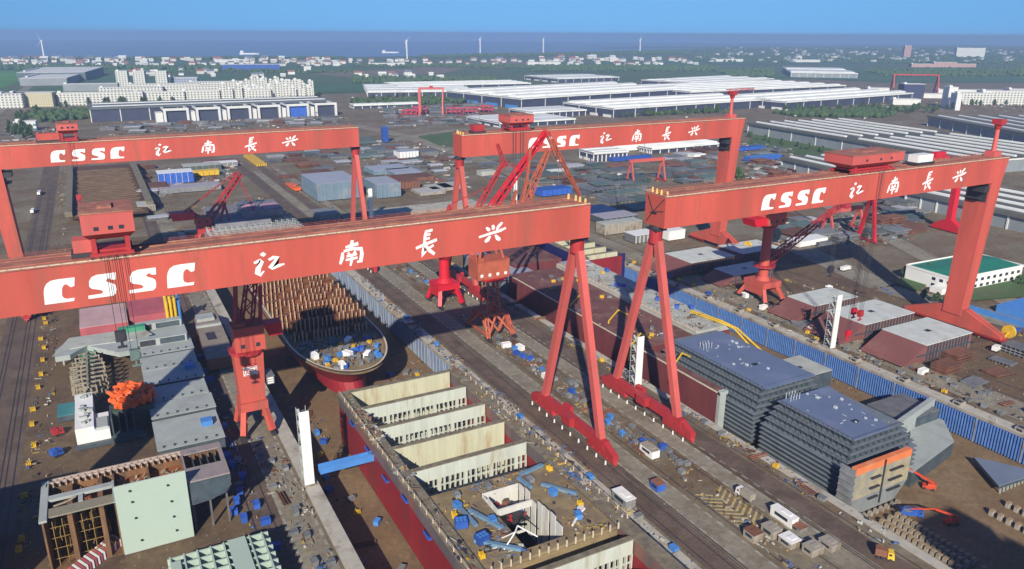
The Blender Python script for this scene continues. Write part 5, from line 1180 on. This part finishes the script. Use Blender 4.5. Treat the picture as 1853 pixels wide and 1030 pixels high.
# gear too small and too many to count
def clutter(name,zones,n,seed,zmax=1.6,zb=0.04):
    q=random.Random(seed); m=MB(); PAL=[0,1,7,7,1,0,6,2,3,4,5]
    cl=[]
    for z in zones:
        for k in range(max(3,int(n/len(zones)/22))): cl.append((z,q.uniform(z[0],z[1]),q.uniform(z[2],z[3]),q.choice(PAL),q.uniform(1.2,4.2),q.choice((0,1.57))+q.uniform(-.1,.1)))
    for i in range(n):
        z,cx_,cy_,cm,cr,ca=q.choice(cl)
        if q.random()<.72: x=min(z[1],max(z[0],q.gauss(cx_,cr*.5))); y=min(z[3],max(z[2],q.gauss(cy_,cr))); mi=cm if q.random()<.6 else q.choice(PAL); an=ca+q.uniform(-.2,.2)
        else: x=q.uniform(z[0],z[1]); y=q.uniform(z[2],z[3]); mi=q.choice(PAL); an=q.uniform(0,3.14)
        k=q.randrange(6); s=q.uniform(.18,.7); h=q.uniform(0,.8) if q.random()<.3 else 0
        if k<3:
            d=Vector((math.cos(an),math.sin(an),0))*s*q.uniform(.5,1.3); m.beam(Vector((x,y,zb+s*.4+h))-d,Vector((x,y,zb+s*.4+h))+d,s*.9,s*.8,mi=mi)
        elif k<5:
            d=Vector((math.cos(an),math.sin(an),0))*q.uniform(.5,1.7); m.beam(Vector((x,y,zb+.15+h))-d,Vector((x,y,zb+.15+h))+d,.18,mi=mi)
        else: m.tube((x,y,zb),(x,y,zb+s*1.4),s*.35,n=6,mi=mi)
    return struct(name,m,[STEEL,RUST,CONC,M('dull_white',(.5,.5,.47),.7,.2,.5),M('dull_blue',(.06,.13,.33),.7,.2,.5),M('dull_yellow',(.42,.29,.05),.7,.2,.5),DARK,M('dull_tan',(.30,.22,.14),.8,.3,.5)],'stuff')
clutter('loose_gear',[(163,176,120,340),(163,176,340,640),(134.5,141,120,460),(197,204.5,110,600),(134.3,137.5,120,420)],3400,1)
clutter('loose_gear',[(307.5,317,120,500),(320,336,140,420),(338,420,150,330)],1700,2)
clutter('loose_gear',[(20,50,430,560),(-38,-28,480,1000),(36,52,560,900),(172,182,640,1000),(135,150,460,640),(60,140,645,760)],2200,31,zb=0.12)
clutter('loose_gear',[(-39,-31,180,500),(26,31,190,420),(36,46,130,280),(-70,-58,200,420)],1200,3)
clutter('dock_floor_gear',[(53,71,120,330),(110,133,285,350),(207,213,110,260),(270,306,192,262)],620,4,zb=DZ+.04)
clutter('deck_gear',[(77.5,91,158,196),(105.5,120,158,196),(92,105,190,196)],330,5,zb=10.32)
clutter('deck_gear',[(72.3,76.8,158,282),(121.2,125.8,158,282)],420,6,zb=11.02)
clutter('deck_gear',[(213.5,246,268,396)],120,7,zb=8.92); clutter('deck_gear',[(248,268,268,396)],300,8,zb=11.22)
clutter('deck_gear',[(72,104,308,344)],620,9,zb=9.72)
def clutter_px(name,quads,n,seed,big=2.2):
    q=random.Random(seed); m=MB()
    Q=[[gp(*p) for p in z] for z in quads]
    for i in range(n):
        P=q.choice(Q); u,v=q.random(),q.random(); p=(P[0]*(1-u)+P[1]*u)*(1-v)+(P[3]*(1-u)+P[2]*u)*v
        s=q.uniform(.5,1.5)*big; a=q.choice((0,1.57))+q.uniform(-.2,.2); d=Vector((math.cos(a),math.sin(a),0))*s*q.uniform(.6,1.8)
        m.beam(p-d+Vector((0,0,s*.3)),p+d+Vector((0,0,s*.3)),s,s*.6,mi=q.randrange(8))
    return struct(name,m,[STEEL,RUST,CONC,MATS['dull_white'],STEEL,RUST,DARK,GREEN],'stuff')
clutter_px('stockyard_gear',[[(170,225),(620,205),(640,225),(200,245)],[(640,250),(830,260),(850,340),(660,340)],[(300,300),(440,290),(420,330),(280,360)]],900,12,1.7)
clutter_px('stockyard_gear',[[(1180,255),(1440,262),(1420,320),(1170,330)],[(950,300),(1180,300),(1180,370),(960,350)],[(1400,400),(1680,380),(1640,440),(1380,450)]],900,13,1.5)
clutter_px('stockyard_gear',[[(680,185),(900,190),(900,230),(700,230)],[(0,225),(110,235),(110,300),(60,300)]],420,14,2.2)
clutter_px('stockyard_gear',[[(1560,180),(1853,190),(1853,205),(1500,200)],[(1370,275),(1460,290),(1420,330),(1340,330)]],240,15,2.5)
# ---------------------------------------------------------------- workshops, offices, apartments
ROOFW=M('roof_white',(0.76,0.78,0.75),0.6,0.08,0.03,c2=(0.62,0.64,0.62),amt=.3,sc2=.02)
ROOFG=M('roof_grey_green',(0.11,0.11,0.095),0.7,0.15,0.03,c2=(0.14,0.14,0.125),amt=.4,sc2=.02)
WALLW=M('wall_white',(0.66,0.67,0.65),0.7,0.08,0.05)
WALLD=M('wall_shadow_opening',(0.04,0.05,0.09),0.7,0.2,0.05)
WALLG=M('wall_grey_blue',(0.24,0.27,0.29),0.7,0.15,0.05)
def hall(label,O,U,V,z,bays,roof,mon,monw=.34,monh=3.0,front='dark',side='white',doors=4,posts=8,group='white roofed ship workshops',skew=True):
    """long workshop: O,U,V are three roof corners seen in the photograph (eave height z); bays run along U"""
    o=gp(*O,z); u=gp(*U,z)-o; v=gp(*V,z)-o; u.z=v.z=0
    Lu=u.length; uu=u.normalized(); vv=Vector((-uu.y,uu.x,0)); Lv=v.dot(vv)
    if Lv<0: vv=-vv; Lv=-Lv
    o=Vector((o.x,o.y,0)); r=thing('workshop_hall',label,'workshop',tuple(o),group,math.atan2(uu.y,uu.x)); OFF[r.name]=Vector((0,0,0))
    s=1 if vv.dot(Vector((-uu.y,uu.x,0)))>0 else -1
    Y=lambda a:a*s
    def bx(m,x0,x1,y0,y1,z0,z1,mi=0): m.box(x0,x1,min(Y(y0),Y(y1)),max(Y(y0),Y(y1)),z0,z1,mi)
    m=MB(); bx(m,1,Lu-1,1,Lv-1,0,z-3.2,0); bx(m,0,Lu,0,Lv,z-3.197,z-.4,1)
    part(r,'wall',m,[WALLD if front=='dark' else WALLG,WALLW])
    m=MB(); bx(m,-1.5,Lu+1.5,-1.5,Lv+1.5,z-.397,z,0); bx(m,-1.5,Lu+1.5,-1.8,-1.503,z-2.4,z+.3,0); rf=part(r,'roof',m,roof)
    bw=Lv/bays
    for k in range(bays):
        y=bw*(k+.5-monw/2); m=MB(); 
        for a,b in(((.01,.48),(.54,.99)) if mon=='split' else ((.01,.99),)):
            y0,y1=Y(y),Y(y+bw*monw); ym=(y0+y1)/2
            m.px([(y0,z+.003),(y1,z+.003),(y1,z+monh*.6),(ym,z+monh),(y0,z+monh*.6)],Lu*a,Lu*b)
        part(rf,'roof_monitor',m,ROOFW)
    for k in range(posts+1): m=MB(); bx(m,Lu*k/posts-.7,Lu*k/posts+.7,.2,.997,0,z-3.2); part(r,'post',m,WALLW)
    for k in range(bays+1): m=MB(); bx(m,.2,.997,max(1.2,Lv*k/bays-.8),min(Lv-1,Lv*k/bays+.8),0,z-3.2); part(r,'post',m,WALLW)
    if doors:
        for k in range(doors):
            m=MB(); bx(m,.5,.98,Lv*(k+.2)/doors,Lv*(k+.8)/doors,0,z*.28); part(r,'door',m,WALLW if side=='white' else SKYB)
    return r,Lu,Lv
HINFO=[]
def H(*a,**k): r,l,v=hall(*a,**k); HINFO.append((a[0],round(l),round(v)))
H('long grey roofed hall with two sets of white roof monitors behind the right girder',(1354,222),(1765,290),(1500,211),17,7,ROOFG,'split',.16,2.2,front='grey')
H('second grey roofed hall farther right with white monitors, at the right edge',(1680,210),(1900,250),(1800,196),17,6,ROOFG,'one',.16,2.2,front='grey')
H('low grey roofed hall with a white wall, left of the right gantry trolley',(1415,285),(1640,335),(1500,280),14,3,ROOFG,'one',.2,1.8,front='grey')
H('grey roofed hall with white strips, behind the big right leg',(1640,345),(1900,400),(1760,330),14,4,ROOFG,'one',.22,2.0,front='grey')
H('open fronted hall with white columns in the middle of the hall row',(1111,196),(1389,179),(1032,184),18,3,ROOFW,'one',.45,5.0)
H('largest white hall with a tall open end and pale blue beams',(944,178),(1240,160),(889,160),22,4,ROOFW,'one',.45,6,side='blue')
H('long white hall right of the red service crane',(1423,184),(1652,168),(1330,172),18,3,ROOFW,'one',.45,5.0)
H('white hall in the second row behind the open fronted one',(1250,166),(1530,154),(1150,154),20,5,ROOFW,'one',.5,3.0)
H('white hall with a small upper storey at the back of the row',(1260,150),(1400,142),(1240,140),20,3,ROOFW,'one',.4,3.0)
H('small white canopy building on columns in front of the halls',(965,203),(1060,198),(935,195),12,1,ROOFW,'one',.4,.8)
H('low white roofed shed behind the rear trolley',(905,222),(1040,214),(880,208),9,1,ROOFW,'one',.3,.6)
H('far pale hall left of the large halls, low and long',(665,166),(860,164),(700,152),12,4,ROOFW,'one',.5,1.5)
H('pale hall behind the low long one',(720,155),(960,150),(740,148),13,4,ROOFW,'one',.5,1.5)
H('pale flat hall among the trees beyond the largest hall',(1010,142),(1120,139),(1000,135),14,2,ROOFW,'one',.5,1.5)
H('far white factory hall standing alone at right',(1432,131),(1552,133),(1405,121),18,2,ROOFW,'one',.6,3,front='grey')
H('white sheds under the end of the far girder',(1075,276),(1135,272),(1060,268),12,2,WALLW,'one',.3,1)
H('row of small white vaulted sheds under the far girder end',(1180,268),(1300,258),(1170,262),8,5,ROOFW,'one',.6,2)
# blue-dark open hall at left with white portal annexes
r,lu,lv=hall('long dark blue open hall at left with white portal bays',(162,196),(598,181),(172,186),24,2,M('roof_slate',(0.12,0.14,0.15),.7,.15,.05),'one',.2,1.5,posts=9,doors=0)
for k in range(6):
    x0=lu*(.27+.125*k); m=MB(); b=MB()
    for a in(x0,x0+lu*.088): m.box(a-2,a+2,-62,-58,0,20)
    m.box(x0-2,x0+lu*.088+2,-62,-59,20.003,24); m.box(x0-2,x0+1.5,-57.9,-1.9,20.003,22.5); m.box(x0+lu*.088-1.5,x0+lu*.088+2,-57.9,-1.9,20.003,22.5); m.box(x0-14,x0-3,-56,-30,0,17)
    q=part(r,'portal_bay',m,WALLW)
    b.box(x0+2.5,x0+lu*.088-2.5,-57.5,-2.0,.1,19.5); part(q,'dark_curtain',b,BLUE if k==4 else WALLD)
H('long narrow low building with a white roof line left of the halls',(640,190),(760,186),(645,187),8,1,ROOFW,'one',.5,1)
for i,(x,y) in enumerate(((742,212),(822,208),(852,207),(880,204),(760,206))):
    o=thing('frame_rack','dark red open frame rack standing near the distant gantry in the rear stockyard','rack',tuple(gp(x,y)),'dark red racks by the distant gantry',-.5); OFF[o.name]=Vector((0,0,0)); m=MB()
    for a in range(4):
        for b in range(3): m.box(-14+a*9,-12.6+a*9,-10+b*9,-8.6+b*9,0,13)
    for b in range(3):
        for z in(6,12.5): m.box(-14,14.4,-10+b*9,-8.6+b*9,z,z+1.1)
    part(o,'upright_frame',m,M('magenta_red',(.40,.03,.07),.6,.15,.2)); m=MB(); m.box(-11,11,-8,8,5,5.9); part(o,'shelf',m,DRED)
# office with green roof
a=gp(1678,498); b=gp(1722,533); c_=gp(1846,507); 
uu=(c_-b).normalized(); vv=Vector((-uu.y,uu.x,0)); Lc=(c_-b).length; Wc=abs((a-b).dot(vv)); rz=math.atan2(uu.y,uu.x)
r=thing('office_building','two storey white office with a green roof and dark windows on a lawn at right','office',tuple(b),None,rz); OFF[r.name]=Vector((0,0,0))
m=MB(); m.box(0,Lc,0,Wc,0,9.5); m.box(-.3,Lc+.3,-.3,-.003,9.0,10.4); m.box(-.3,-.003,0,Wc+.3,9.0,10.4); m.box(-.3,Lc+.3,Wc+.003,Wc+.3,9,10.4); m.box(Lc+.003,Lc+.3,0,Wc,9,10.4); part(r,'wall',m,WHITE)
m=MB(); m.hexa([(0,0,9.503),(Lc,0,9.503),(Lc,Wc,9.503),(0,Wc,9.503),(2,Wc*.45,11),(Lc-2,Wc*.45,11),(Lc-2,Wc*.55,11),(2,Wc*.55,11)]); part(r,'roof',m,M('green_roof',(0.02,0.20,0.13),.6,.12,.2))
n=int(Lc/6)
for fl in(1.5,5.4):
    for i in range(n):
        m=MB(); x=2+i*6; m.box(x,x+2.8,-.08,-.003,fl,fl+1.9); part(r,'window',m,GLASS)
for fl in(1.5,5.4):
    for i in range(3):
        m=MB(); m.box(-.08,-.003,2+i*5,4.4+i*5,fl,fl+1.9); part(r,'window',m,GLASS)
m=MB(); m.box(-7,-.32,2,10,0,3.6); part(r,'annex',m,WHITE)
o=single('blue_shed','blue fenced compound with low blue shed right of the big leg','shed',MB().box(428,475,208,209,.02,3.4).box(428,429,209.003,240,.02,3.4).box(440,470,216,232,.02,4.4),SKYB,(450,220,0))
def facade(name,c,wcol,sx,sz):
    m=bpy.data.materials.new(name); m.use_nodes=True; n=m.node_tree; L=n.links; b=n.nodes['Principled BSDF']; b.inputs['Roughness'].default_value=.8
    tc=n.nodes.new('ShaderNodeTexCoord'); sp=n.nodes.new('ShaderNodeSeparateXYZ'); L.new(tc.outputs['Object'],sp.inputs[0])
    ad=n.nodes.new('ShaderNodeMath'); ad.operation='ADD'; L.new(sp.outputs[0],ad.inputs[0]); L.new(sp.outputs[1],ad.inputs[1])
    def win(src,period,duty):
        f=n.nodes.new('ShaderNodeMath'); f.operation='DIVIDE'; f.inputs[1].default_value=period; L.new(src,f.inputs[0])
        g_=n.nodes.new('ShaderNodeMath'); g_.operation='FRACT'; L.new(f.outputs[0],g_.inputs[0])
        h=n.nodes.new('ShaderNodeMath'); h.operation='LESS_THAN'; h.inputs[1].default_value=duty; L.new(g_.outputs[0],h.inputs[0]); return h.outputs[0]
    mu=n.nodes.new('ShaderNodeMath'); mu.operation='MULTIPLY'; L.new(win(ad.outputs[0],sx,.5),mu.inputs[0]); L.new(win(sp.outputs[2],sz,.5),mu.inputs[1])
    mx=n.nodes.new('ShaderNodeMix'); mx.data_type='RGBA'; mx.inputs[6].default_value=(*c,1); mx.inputs[7].default_value=(*wcol,1); L.new(mu.outputs[0],mx.inputs[0]); L.new(mx.outputs[2],b.inputs['Base Color']); return m
FAC=facade('apartment_facade',(0.62,0.63,0.57),(0.10,0.12,0.16),7.0,5.0); FACY=facade('yellow_facade',(0.60,0.55,0.36),(0.12,0.12,0.14),4.5,3.6); FACR=facade('pink_facade',(0.55,0.33,0.30),(0.16,0.13,0.14),6,4)
def slab(label,px_,w_,l,h,rz,mt=FAC,grp='white apartment blocks at left',cat='apartment block',name='apartment_block'):
    o=thing(name,label,cat,tuple(gp(*px_)),grp,rz); OFF[o.name]=Vector((0,0,0))
    m=MB(); m.box(-w_/2,w_/2,0,l,0,h); part(o,'wall',m,mt); m=MB(); m.box(-w_/2-.5,w_/2+.5,-.5,l+.5,h+.003,h+.8); m.box(-w_/2+2,-w_/2+8,l*.2,l*.7,h+.803,h+4); part(o,'roof',m,WALLW); return o
for i,(x,y,wp,h) in enumerate(((184,190,125,26),(290,187,78,24),(365,185,60,25),(240,181,95,28),(345,178,100,29),(425,183,50,26),(470,184,40,26),(300,172,110,27),(395,168,90,28))):
    q=gp(x,y); m_=wp*q.length/FPX
    slab(('long white apartment slab at the front left of the rows','shorter white slab second in the front row','white slab third in the front row','white slab behind the front left one','long white slab behind the second and third','white slab fourth in the front row','white slab at the right end of the front row','white slab in the back row at left','white slab in the back row at right')[i],(x,y),m_*.97,16,h,-.18)
rw=random.Random(2)
for i in range(34):
    row=i//12; j=i%12; x=405+row*22+j*(575-405-row*22)/12+rw.uniform(-2,2); y=(184,177,170)[row]-j*.25
    q=gp(x,y); slab('white apartment tower in the dense group right of the slabs',(x,y),9*q.length/FPX,14,rw.uniform(26,40),-.2,grp='dense white apartment towers')
for i,x in enumerate((223,254,294)): slab('tall pale apartment tower standing alone behind the white rows, '+('left','middle','right')[i]+' of three',(x,160),30,24,46,-.25)
slab('grey blue building with a dark facade next to the three towers',(335,158),70,30,26,-.25,facade('blue_facade',(.35,.38,.45),(.08,.12,.25),8,5))
slab('yellow windowed office with white pillars at the left edge',(58,194),80,40,28,-.2,FACY,'office blocks at left','office','office_block')
slab('white pillared block at the far left edge',(20,196),46,40,28,-.2,FAC,'office blocks at left','office','office_block')
slab('dark low building with a white roof edge behind the apartments',(165,165),130,30,18,-.2,WALLG,'office blocks at left','office','office_block')
slab('large grey roofed factory at far left',(80,155),120,330,20,-.15,WALLG,'factories at left','factory','factory_building')
slab('broad dark factory behind the grey one at far left',(95,147),190,420,26,-.15,M('factory_slate',(.10,.14,.16),.8,.15,.01),'factories at left','factory','factory_building')
slab('white block with four windows among trees at left',(47,237),30,20,14,-.1,facade('big_window',(.66,.69,.66),(.10,.22,.26),11,7),'office blocks at left','office','office_block')
for i,(x,y,w_,h) in enumerate(((1300,158,90,16),(1640,190,60,12),(1760,190,90,26),(1820,190,110,30),(1720,196,18,44),(1732,200,10,34),(1700,178,200,10),(1780,172,240,12),(1590,168,60,12),(1850,182,70,26))):
    slab(('white block with a glazed storey behind the hall row','low white block right of the long hall','pale office row at the right edge','long pale office slab at the right edge','slim white silo tower at right','shorter white silo beside the slim one','low pale shed right of the far gantry','white walled shed row at right','white house left of the dark blue block','pale slab at the far right edge')[i],(x,y),w_,30,h,-.6,FAC if i in(2,3,9) else WALLW,'white buildings at right','building','plant_building')
slab('dark blue ship block under the far red gantry',(1652,178),50,40,34,-.6,M('far_block_navy',(.03,.04,.10),.7,.2,.02),'white buildings at right','ship block','plant_building')
slab('large white tower block on the far shore at right',(1755,104),190,60,66,-.7,WALLW,'far tall buildings','building','far_building')
slab('brown slim tower on the far plain at right',(1641,104),46,40,80,-.7,FACR,'far tall buildings','building','far_building')
for i,x in enumerate((1670,1710,1745)): slab('pink roofed long building on the far plain, '+('left','middle','right')[i]+' of three',(x,122),110,40,16+8*(i==1),-.6,FACR,'pink far buildings','building','far_building')
slab('bright blue roofed hall in the far fields at left',(455,126),230,60,20,-.2,BLUE,'far halls','hall','far_hall')
for i,x in enumerate((420,700,1100,985,1320,1460)): slab('long white far hall, '+('left of the blue one','below the second wind turbine','at the edge of the coast woods','below the third wind turbine','on the far plain at right','behind the lone factory hall')[i],(x,(113,120,110,118,112,113)[i]),170,40,14,-.3,WALLW,'far halls','hall','far_hall')
# ---------------------------------------------------------------- wind turbines
for (tp,bs,lab) in(((78,73),(80,104),'white wind turbine at the far left shore'),((737,70),(737,110),'white wind turbine left of the image middle, its foot among houses'),((869,70),(869,96),'white wind turbine on the coast between two others'),((983,67),(983,95),'white wind turbine above the middle of the halls'),((1157,73),(1158,94),'white wind turbine at the point where the coast recedes')):
    b=gp(*bs); h=(104 if bs[0]!=80 else 92); r=thing('wind_turbine',lab,'wind turbine',tuple(b),'wind turbines along the coast',R(-150)); OFF[r.name]=Vector((0,0,0))
    k=b.length/5500
    m=MB(); m.tube((0,0,0),(0,0,h),4.2*k+1,3*k+.8,10); part(r,'tower',m,WHITE)
    m=MB(); m.box(-3,3,-5,9,h+.003,h+6); m.tube((0,-8,h+3),(0,-5.003,h+3),1.2,2.6,8); nc=part(r,'nacelle',m,WHITE)
    for j in range(3):
        a=R(20+120*j+b.x%60); d=Vector((math.cos(a),0,math.sin(a))); m=MB(); m.beam(Vector((0,-7,h+3))+d*2,Vector((0,-7,h+3))+d*44,4.5,.8,1.2,.4); part(r,'blade',m,WHITE)
# ---------------------------------------------------------------- houses, trees, light masts
HW=M('house_wall',(0.60,0.60,0.57),.8,.1,.1,rnd=.25)
def house_proto(mat,label,grp):
    o=thing('village_house',label,'house',(0,0,-900),grp); OFF[o.name]=Vector((0,0,0)); 
    m=MB(); m.box(-9,9,-6,6,0,8); part(o,'wall',m,HW); m=MB(); m.px([(-7,8.003),(7,8.003),(0,12)],-9.6,9.6); part(o,'roof',m,mat); o['_n']=0; return o
HP=[house_proto(M('roof_terracotta',(.30,.12,.09),.8,.2,.2),'white village house with a terracotta roof in the far villages','terracotta roofed village houses'),
    house_proto(M('roof_slate_blue',(.16,.19,.24),.8,.2,.2),'white village house with a slate roof in the far villages','slate roofed village houses'),
    house_proto(ROOFW,'white village house with a pale roof in the far villages','pale roofed village houses')]
rv=random.Random(8); NH=0; VM=MB()
def village(x0,x1,y0,y1,n):
    for i in range(n):
        x=rv.uniform(x0,x1); y=y0+(y1-y0)*rv.random()**1.0; p=gp(x,y); o=rv.choice(HP); sc=rv.uniform(.8,1.7)*(1+.25*(p.length>4500))
        global NH
        NH+=1
        if NH>285:
            for bx_ in((p.x-8*sc,p.x+8*sc,p.y-6*sc,p.y+6*sc,0,7*sc,0),(p.x-8.5*sc,p.x+8.5*sc,p.y-6.4*sc,p.y+6.4*sc,7*sc+.01,9*sc,1)): VM.box(*bx_)
            continue
        if o['_n']==0: o.location=p; o['_n']=1; o.scale=(sc,)*3; o.rotation_euler=(0,0,rv.uniform(-.5,.2))
        else: c_=dup(o,p,rv.uniform(-.5,.2),scale=(sc,)*3); c_['_n']=1
village(230,560,128,140,22); village(640,800,136,146,10); village(0,620,107.5,120,150); village(620,960,110,118,40); village(960,1260,105,119,60); village(1260,1853,95,113,110)
village(1300,1850,86,95,60); struct('far_village',VM,[HW,MATS['roof_slate_blue']],'stuff')
LEAF=M('foliage',(0.055,0.105,0.035),.9,.4,.35,rnd=.3); TRUNK=M('bark',(.09,.065,.045),.9,.3,1)
def tree_mesh(seed,h):
    q=random.Random(seed); m=MB()
    for i in range(230):
        a=q.uniform(0,6.283); t=q.random(); rr_=h*.36*math.sin(math.pi*min(1,.18+t*.82))**.8*math.sqrt(q.random())*(.75+.35*math.sin(3*a+seed)); z=h*(.24+.76*t)
        c_=Vector((math.cos(a)*rr_,math.sin(a)*rr_,z)); s_=h*q.uniform(.03,.075)
        u=Vector((q.uniform(-1,1),q.uniform(-1,1),q.uniform(-1,1))).normalized(); v=u.cross(Vector((q.uniform(-1,1),q.uniform(-1,1),q.uniform(-1,1)))).normalized()
        m.quad(c_-u*s_-v*s_,c_+u*s_-v*s_*.8,c_+u*s_*.9+v*s_,c_-u*s_*.7+v*s_)
    return m
TP=[]
for k in range(3):
    o=thing('broadleaf_tree','dark green broadleaf tree in the rows around the yard and halls','tree',(0,0,-900),'trees around the yard'); OFF[o.name]=Vector((0,0,0)); 
    part(o,'crown',tree_mesh(k+2,11),LEAF); m=MB(); m.tube((0,0,0),(0,0,5.5),.35,.2,7)
    for j in range(4): m.tube((0,0,3+j*.5),(1.6*math.cos(j*1.7),1.6*math.sin(j*1.7),6+j*.5),.14,.06,5)
    part(o,'trunk',m,TRUNK); o['_n']=0; TP.append(o)
rt=random.Random(4)
def tree(p,sc):
    o=rt.choice(TP)
    if o['_n']==0: o.location=p; o['_n']=1; o.scale=(sc,)*3
    else: c_=dup(o,p,rt.uniform(0,6),scale=(sc,)*3); c_['_n']=1
def trees(pts,n,w_=6,s0=.8,s1=1.5):
    P=[gp(*q) for q in pts]
    for i in range(n):
        t=i/max(1,n-1)*(len(P)-1); k=min(int(t),len(P)-2); p=P[k].lerp(P[k+1],t-k); tree((p.x+rt.uniform(-w_,w_),p.y+rt.uniform(-w_,w_),0),rt.uniform(s0,s1))
trees([(120,196),(400,182),(590,178)],40,18,1,1.8); trees([(60,205),(30,226),(60,250),(10,245)],26,16,1,1.7); trees([(640,188),(760,180),(880,178)],26,14,1,1.7)
trees([(1120,214),(1250,206),(1300,204)],20,9); trees([(1420,206),(1560,200),(1700,204)],40,20,1,1.6); trees([(1350,248),(1500,280)],14,6,.5,.9)
trees([(1655,500),(1680,512),(1640,505)],9,5,.6,1.0); trees([(1790,500),(1853,520)],7,6,.5,.8); trees([(1600,208),(1853,186)],24,20,1,1.5); trees([(1330,318),(1350,345)],8,4,.9,1.3)
trees([(1660,538),(1720,552)],5,4,.4,.7)
LM=thing('light_mast','tall grey floodlight mast standing in the yard','light mast',(0,0,-900),'floodlight masts in the yard'); OFF[LM.name]=Vector((0,0,0)); LM['_n']=0
m=MB(); m.tube((0,0,0),(0,0,30),.45,.22,7); part(LM,'pole',m,STEEL); m=MB(); m.box(-2.2,2.2,-.4,.4,29.6,30.4); m.box(-.6,.6,-1.6,1.6,30.41,31); part(LM,'lamp_head',m,WHITE)
for q in((715,225),(683,200),(640,205),(775,245),(1165,285),(1118,375),(868,230),(1435,245),(1560,250),(940,270),(560,215),(1420,232),(130,218),(1240,248),(1010,345)): put(LM,tuple(gp(*q)),0)
# far woods: nobody could count these crowns
def woods(name,belts,seed):
    q=random.Random(seed); m=MB()
    for pts,n,s_ in belts:
        P=[gp(*p) for p in pts]
        for i in range(n):
            u,v=q.random(),q.random(); p=(P[0]*(1-u)+P[1]*u)*(1-v)+(P[3]*(1-u)+P[2]*u)*v
            h=s_*q.uniform(.7,1.4); r_=h*q.uniform(.5,.9); k=5
            b=len(m.v)
            for zf,rf in((.1,.7),(.5,1),(.85,.6)):
                for j in range(k):
                    a=j*6.283/k+q.uniform(-.3,.3); m.v.append((p.x+math.cos(a)*r_*rf*q.uniform(.7,1.2),p.y+math.sin(a)*r_*rf*q.uniform(.7,1.2),h*zf))
            m.v.append((p.x,p.y,h))
            for lv in range(2):
                for j in range(k): m.f.append((b+lv*k+j,b+lv*k+(j+1)%k,b+(lv+1)*k+(j+1)%k,b+(lv+1)*k+j)); m.m.append(0)
            for j in range(k): m.f.append((b+2*k+j,b+2*k+(j+1)%k,b+3*k)); m.m.append(0)
    return struct(name,m,LEAF,'stuff')
woods('far_woodland',[([(0,107),(620,105),(620,107.5),(0,110)],420,13),([(0,121),(420,121),(420,127),(0,127)],420,11),([(640,117),(1000,121),(1000,126),(640,122)],380,11),([(960,120),(1300,122),(1300,130),(960,130)],600,12),
 ([(760,103),(1250,92),(1250,98),(760,106)],700,14),([(1250,90),(1853,86),(1853,92),(1250,95)],500,16),([(1250,98),(1853,100),(1853,118),(1250,112)],900,12),([(1300,130),(1400,126),(1400,140),(1320,140)],200,11),
 ([(1560,128),(1853,124),(1853,140),(1600,140)],500,11),([(640,140),(900,142),(900,150),(640,152)],260,10),([(300,128),(640,128),(640,134),(300,134)],120,9)],6)
woods('yard_woodland',[([(60,206),(160,202),(170,215),(60,225)],120,9),([(640,184),(880,176),(890,186),(640,196)],200,9),([(1400,206),(1640,200),(1600,214),(1440,212)],260,9),([(1100,205),(1320,196),(1320,204),(1120,212)],120,7)],7)
# a ship out on the water and a strip of far shore
r=thing('cargo_ship','long white ship far out on the water at left','ship',tuple(gp(450,98.5)),'ships on the water',-.3); OFF[r.name]=Vector((0,0,0)); m=MB(); m.pz([(-60,-9),(50,-9),(70,0),(50,9),(-60,9)],-.5,9); part(r,'hull',m,WHITE); m=MB(); m.box(-55,-35,-8,8,9.003,26); part(r,'bridge',m,WHITE)
r=thing('cargo_ship','white ship far out on the water left of the second wind turbine','ship',tuple(gp(705,96)),'ships on the water',-.3); OFF[r.name]=Vector((0,0,0)); m=MB(); m.pz([(-60,-9),(50,-9),(70,0),(50,9),(-60,9)],-.5,9); part(r,'hull',m,WHITE); m=MB(); m.box(-55,-35,-8,8,9.003,22); part(r,'bridge',m,WHITE)
m=MB(); P=[gp(*q) for q in((1080,86.5),(1210,84.8),(1340,84),(1340,86),(1210,87),(1090,88))]; m.quad(*[(p.x,p.y,.2) for p in P]); struct('far_shore_terrain',m,FIELD)
# ---------------------------------------------------------------- the air
hz=MB(); hz.box(-16800,16800,-4000,16800,DZ-1,160); ho=bpy.data.objects.new('haze',None)
hm=bpy.data.materials.new('haze_air'); hm.use_nodes=True; n=hm.node_tree; n.nodes.clear(); out=n.nodes.new('ShaderNodeOutputMaterial'); pv=n.nodes.new('ShaderNodeVolumePrincipled')
pv.inputs['Color'].default_value=(0.48,0.66,0.95,1); pv.inputs['Density'].default_value=0.00013; pv.inputs['Anisotropy'].default_value=0.2; n.links.new(pv.outputs[0],out.inputs['Volume'])
bpy.data.objects.remove(ho); struct('haze',hz,hm,'stuff')
print('HALLS',HINFO)
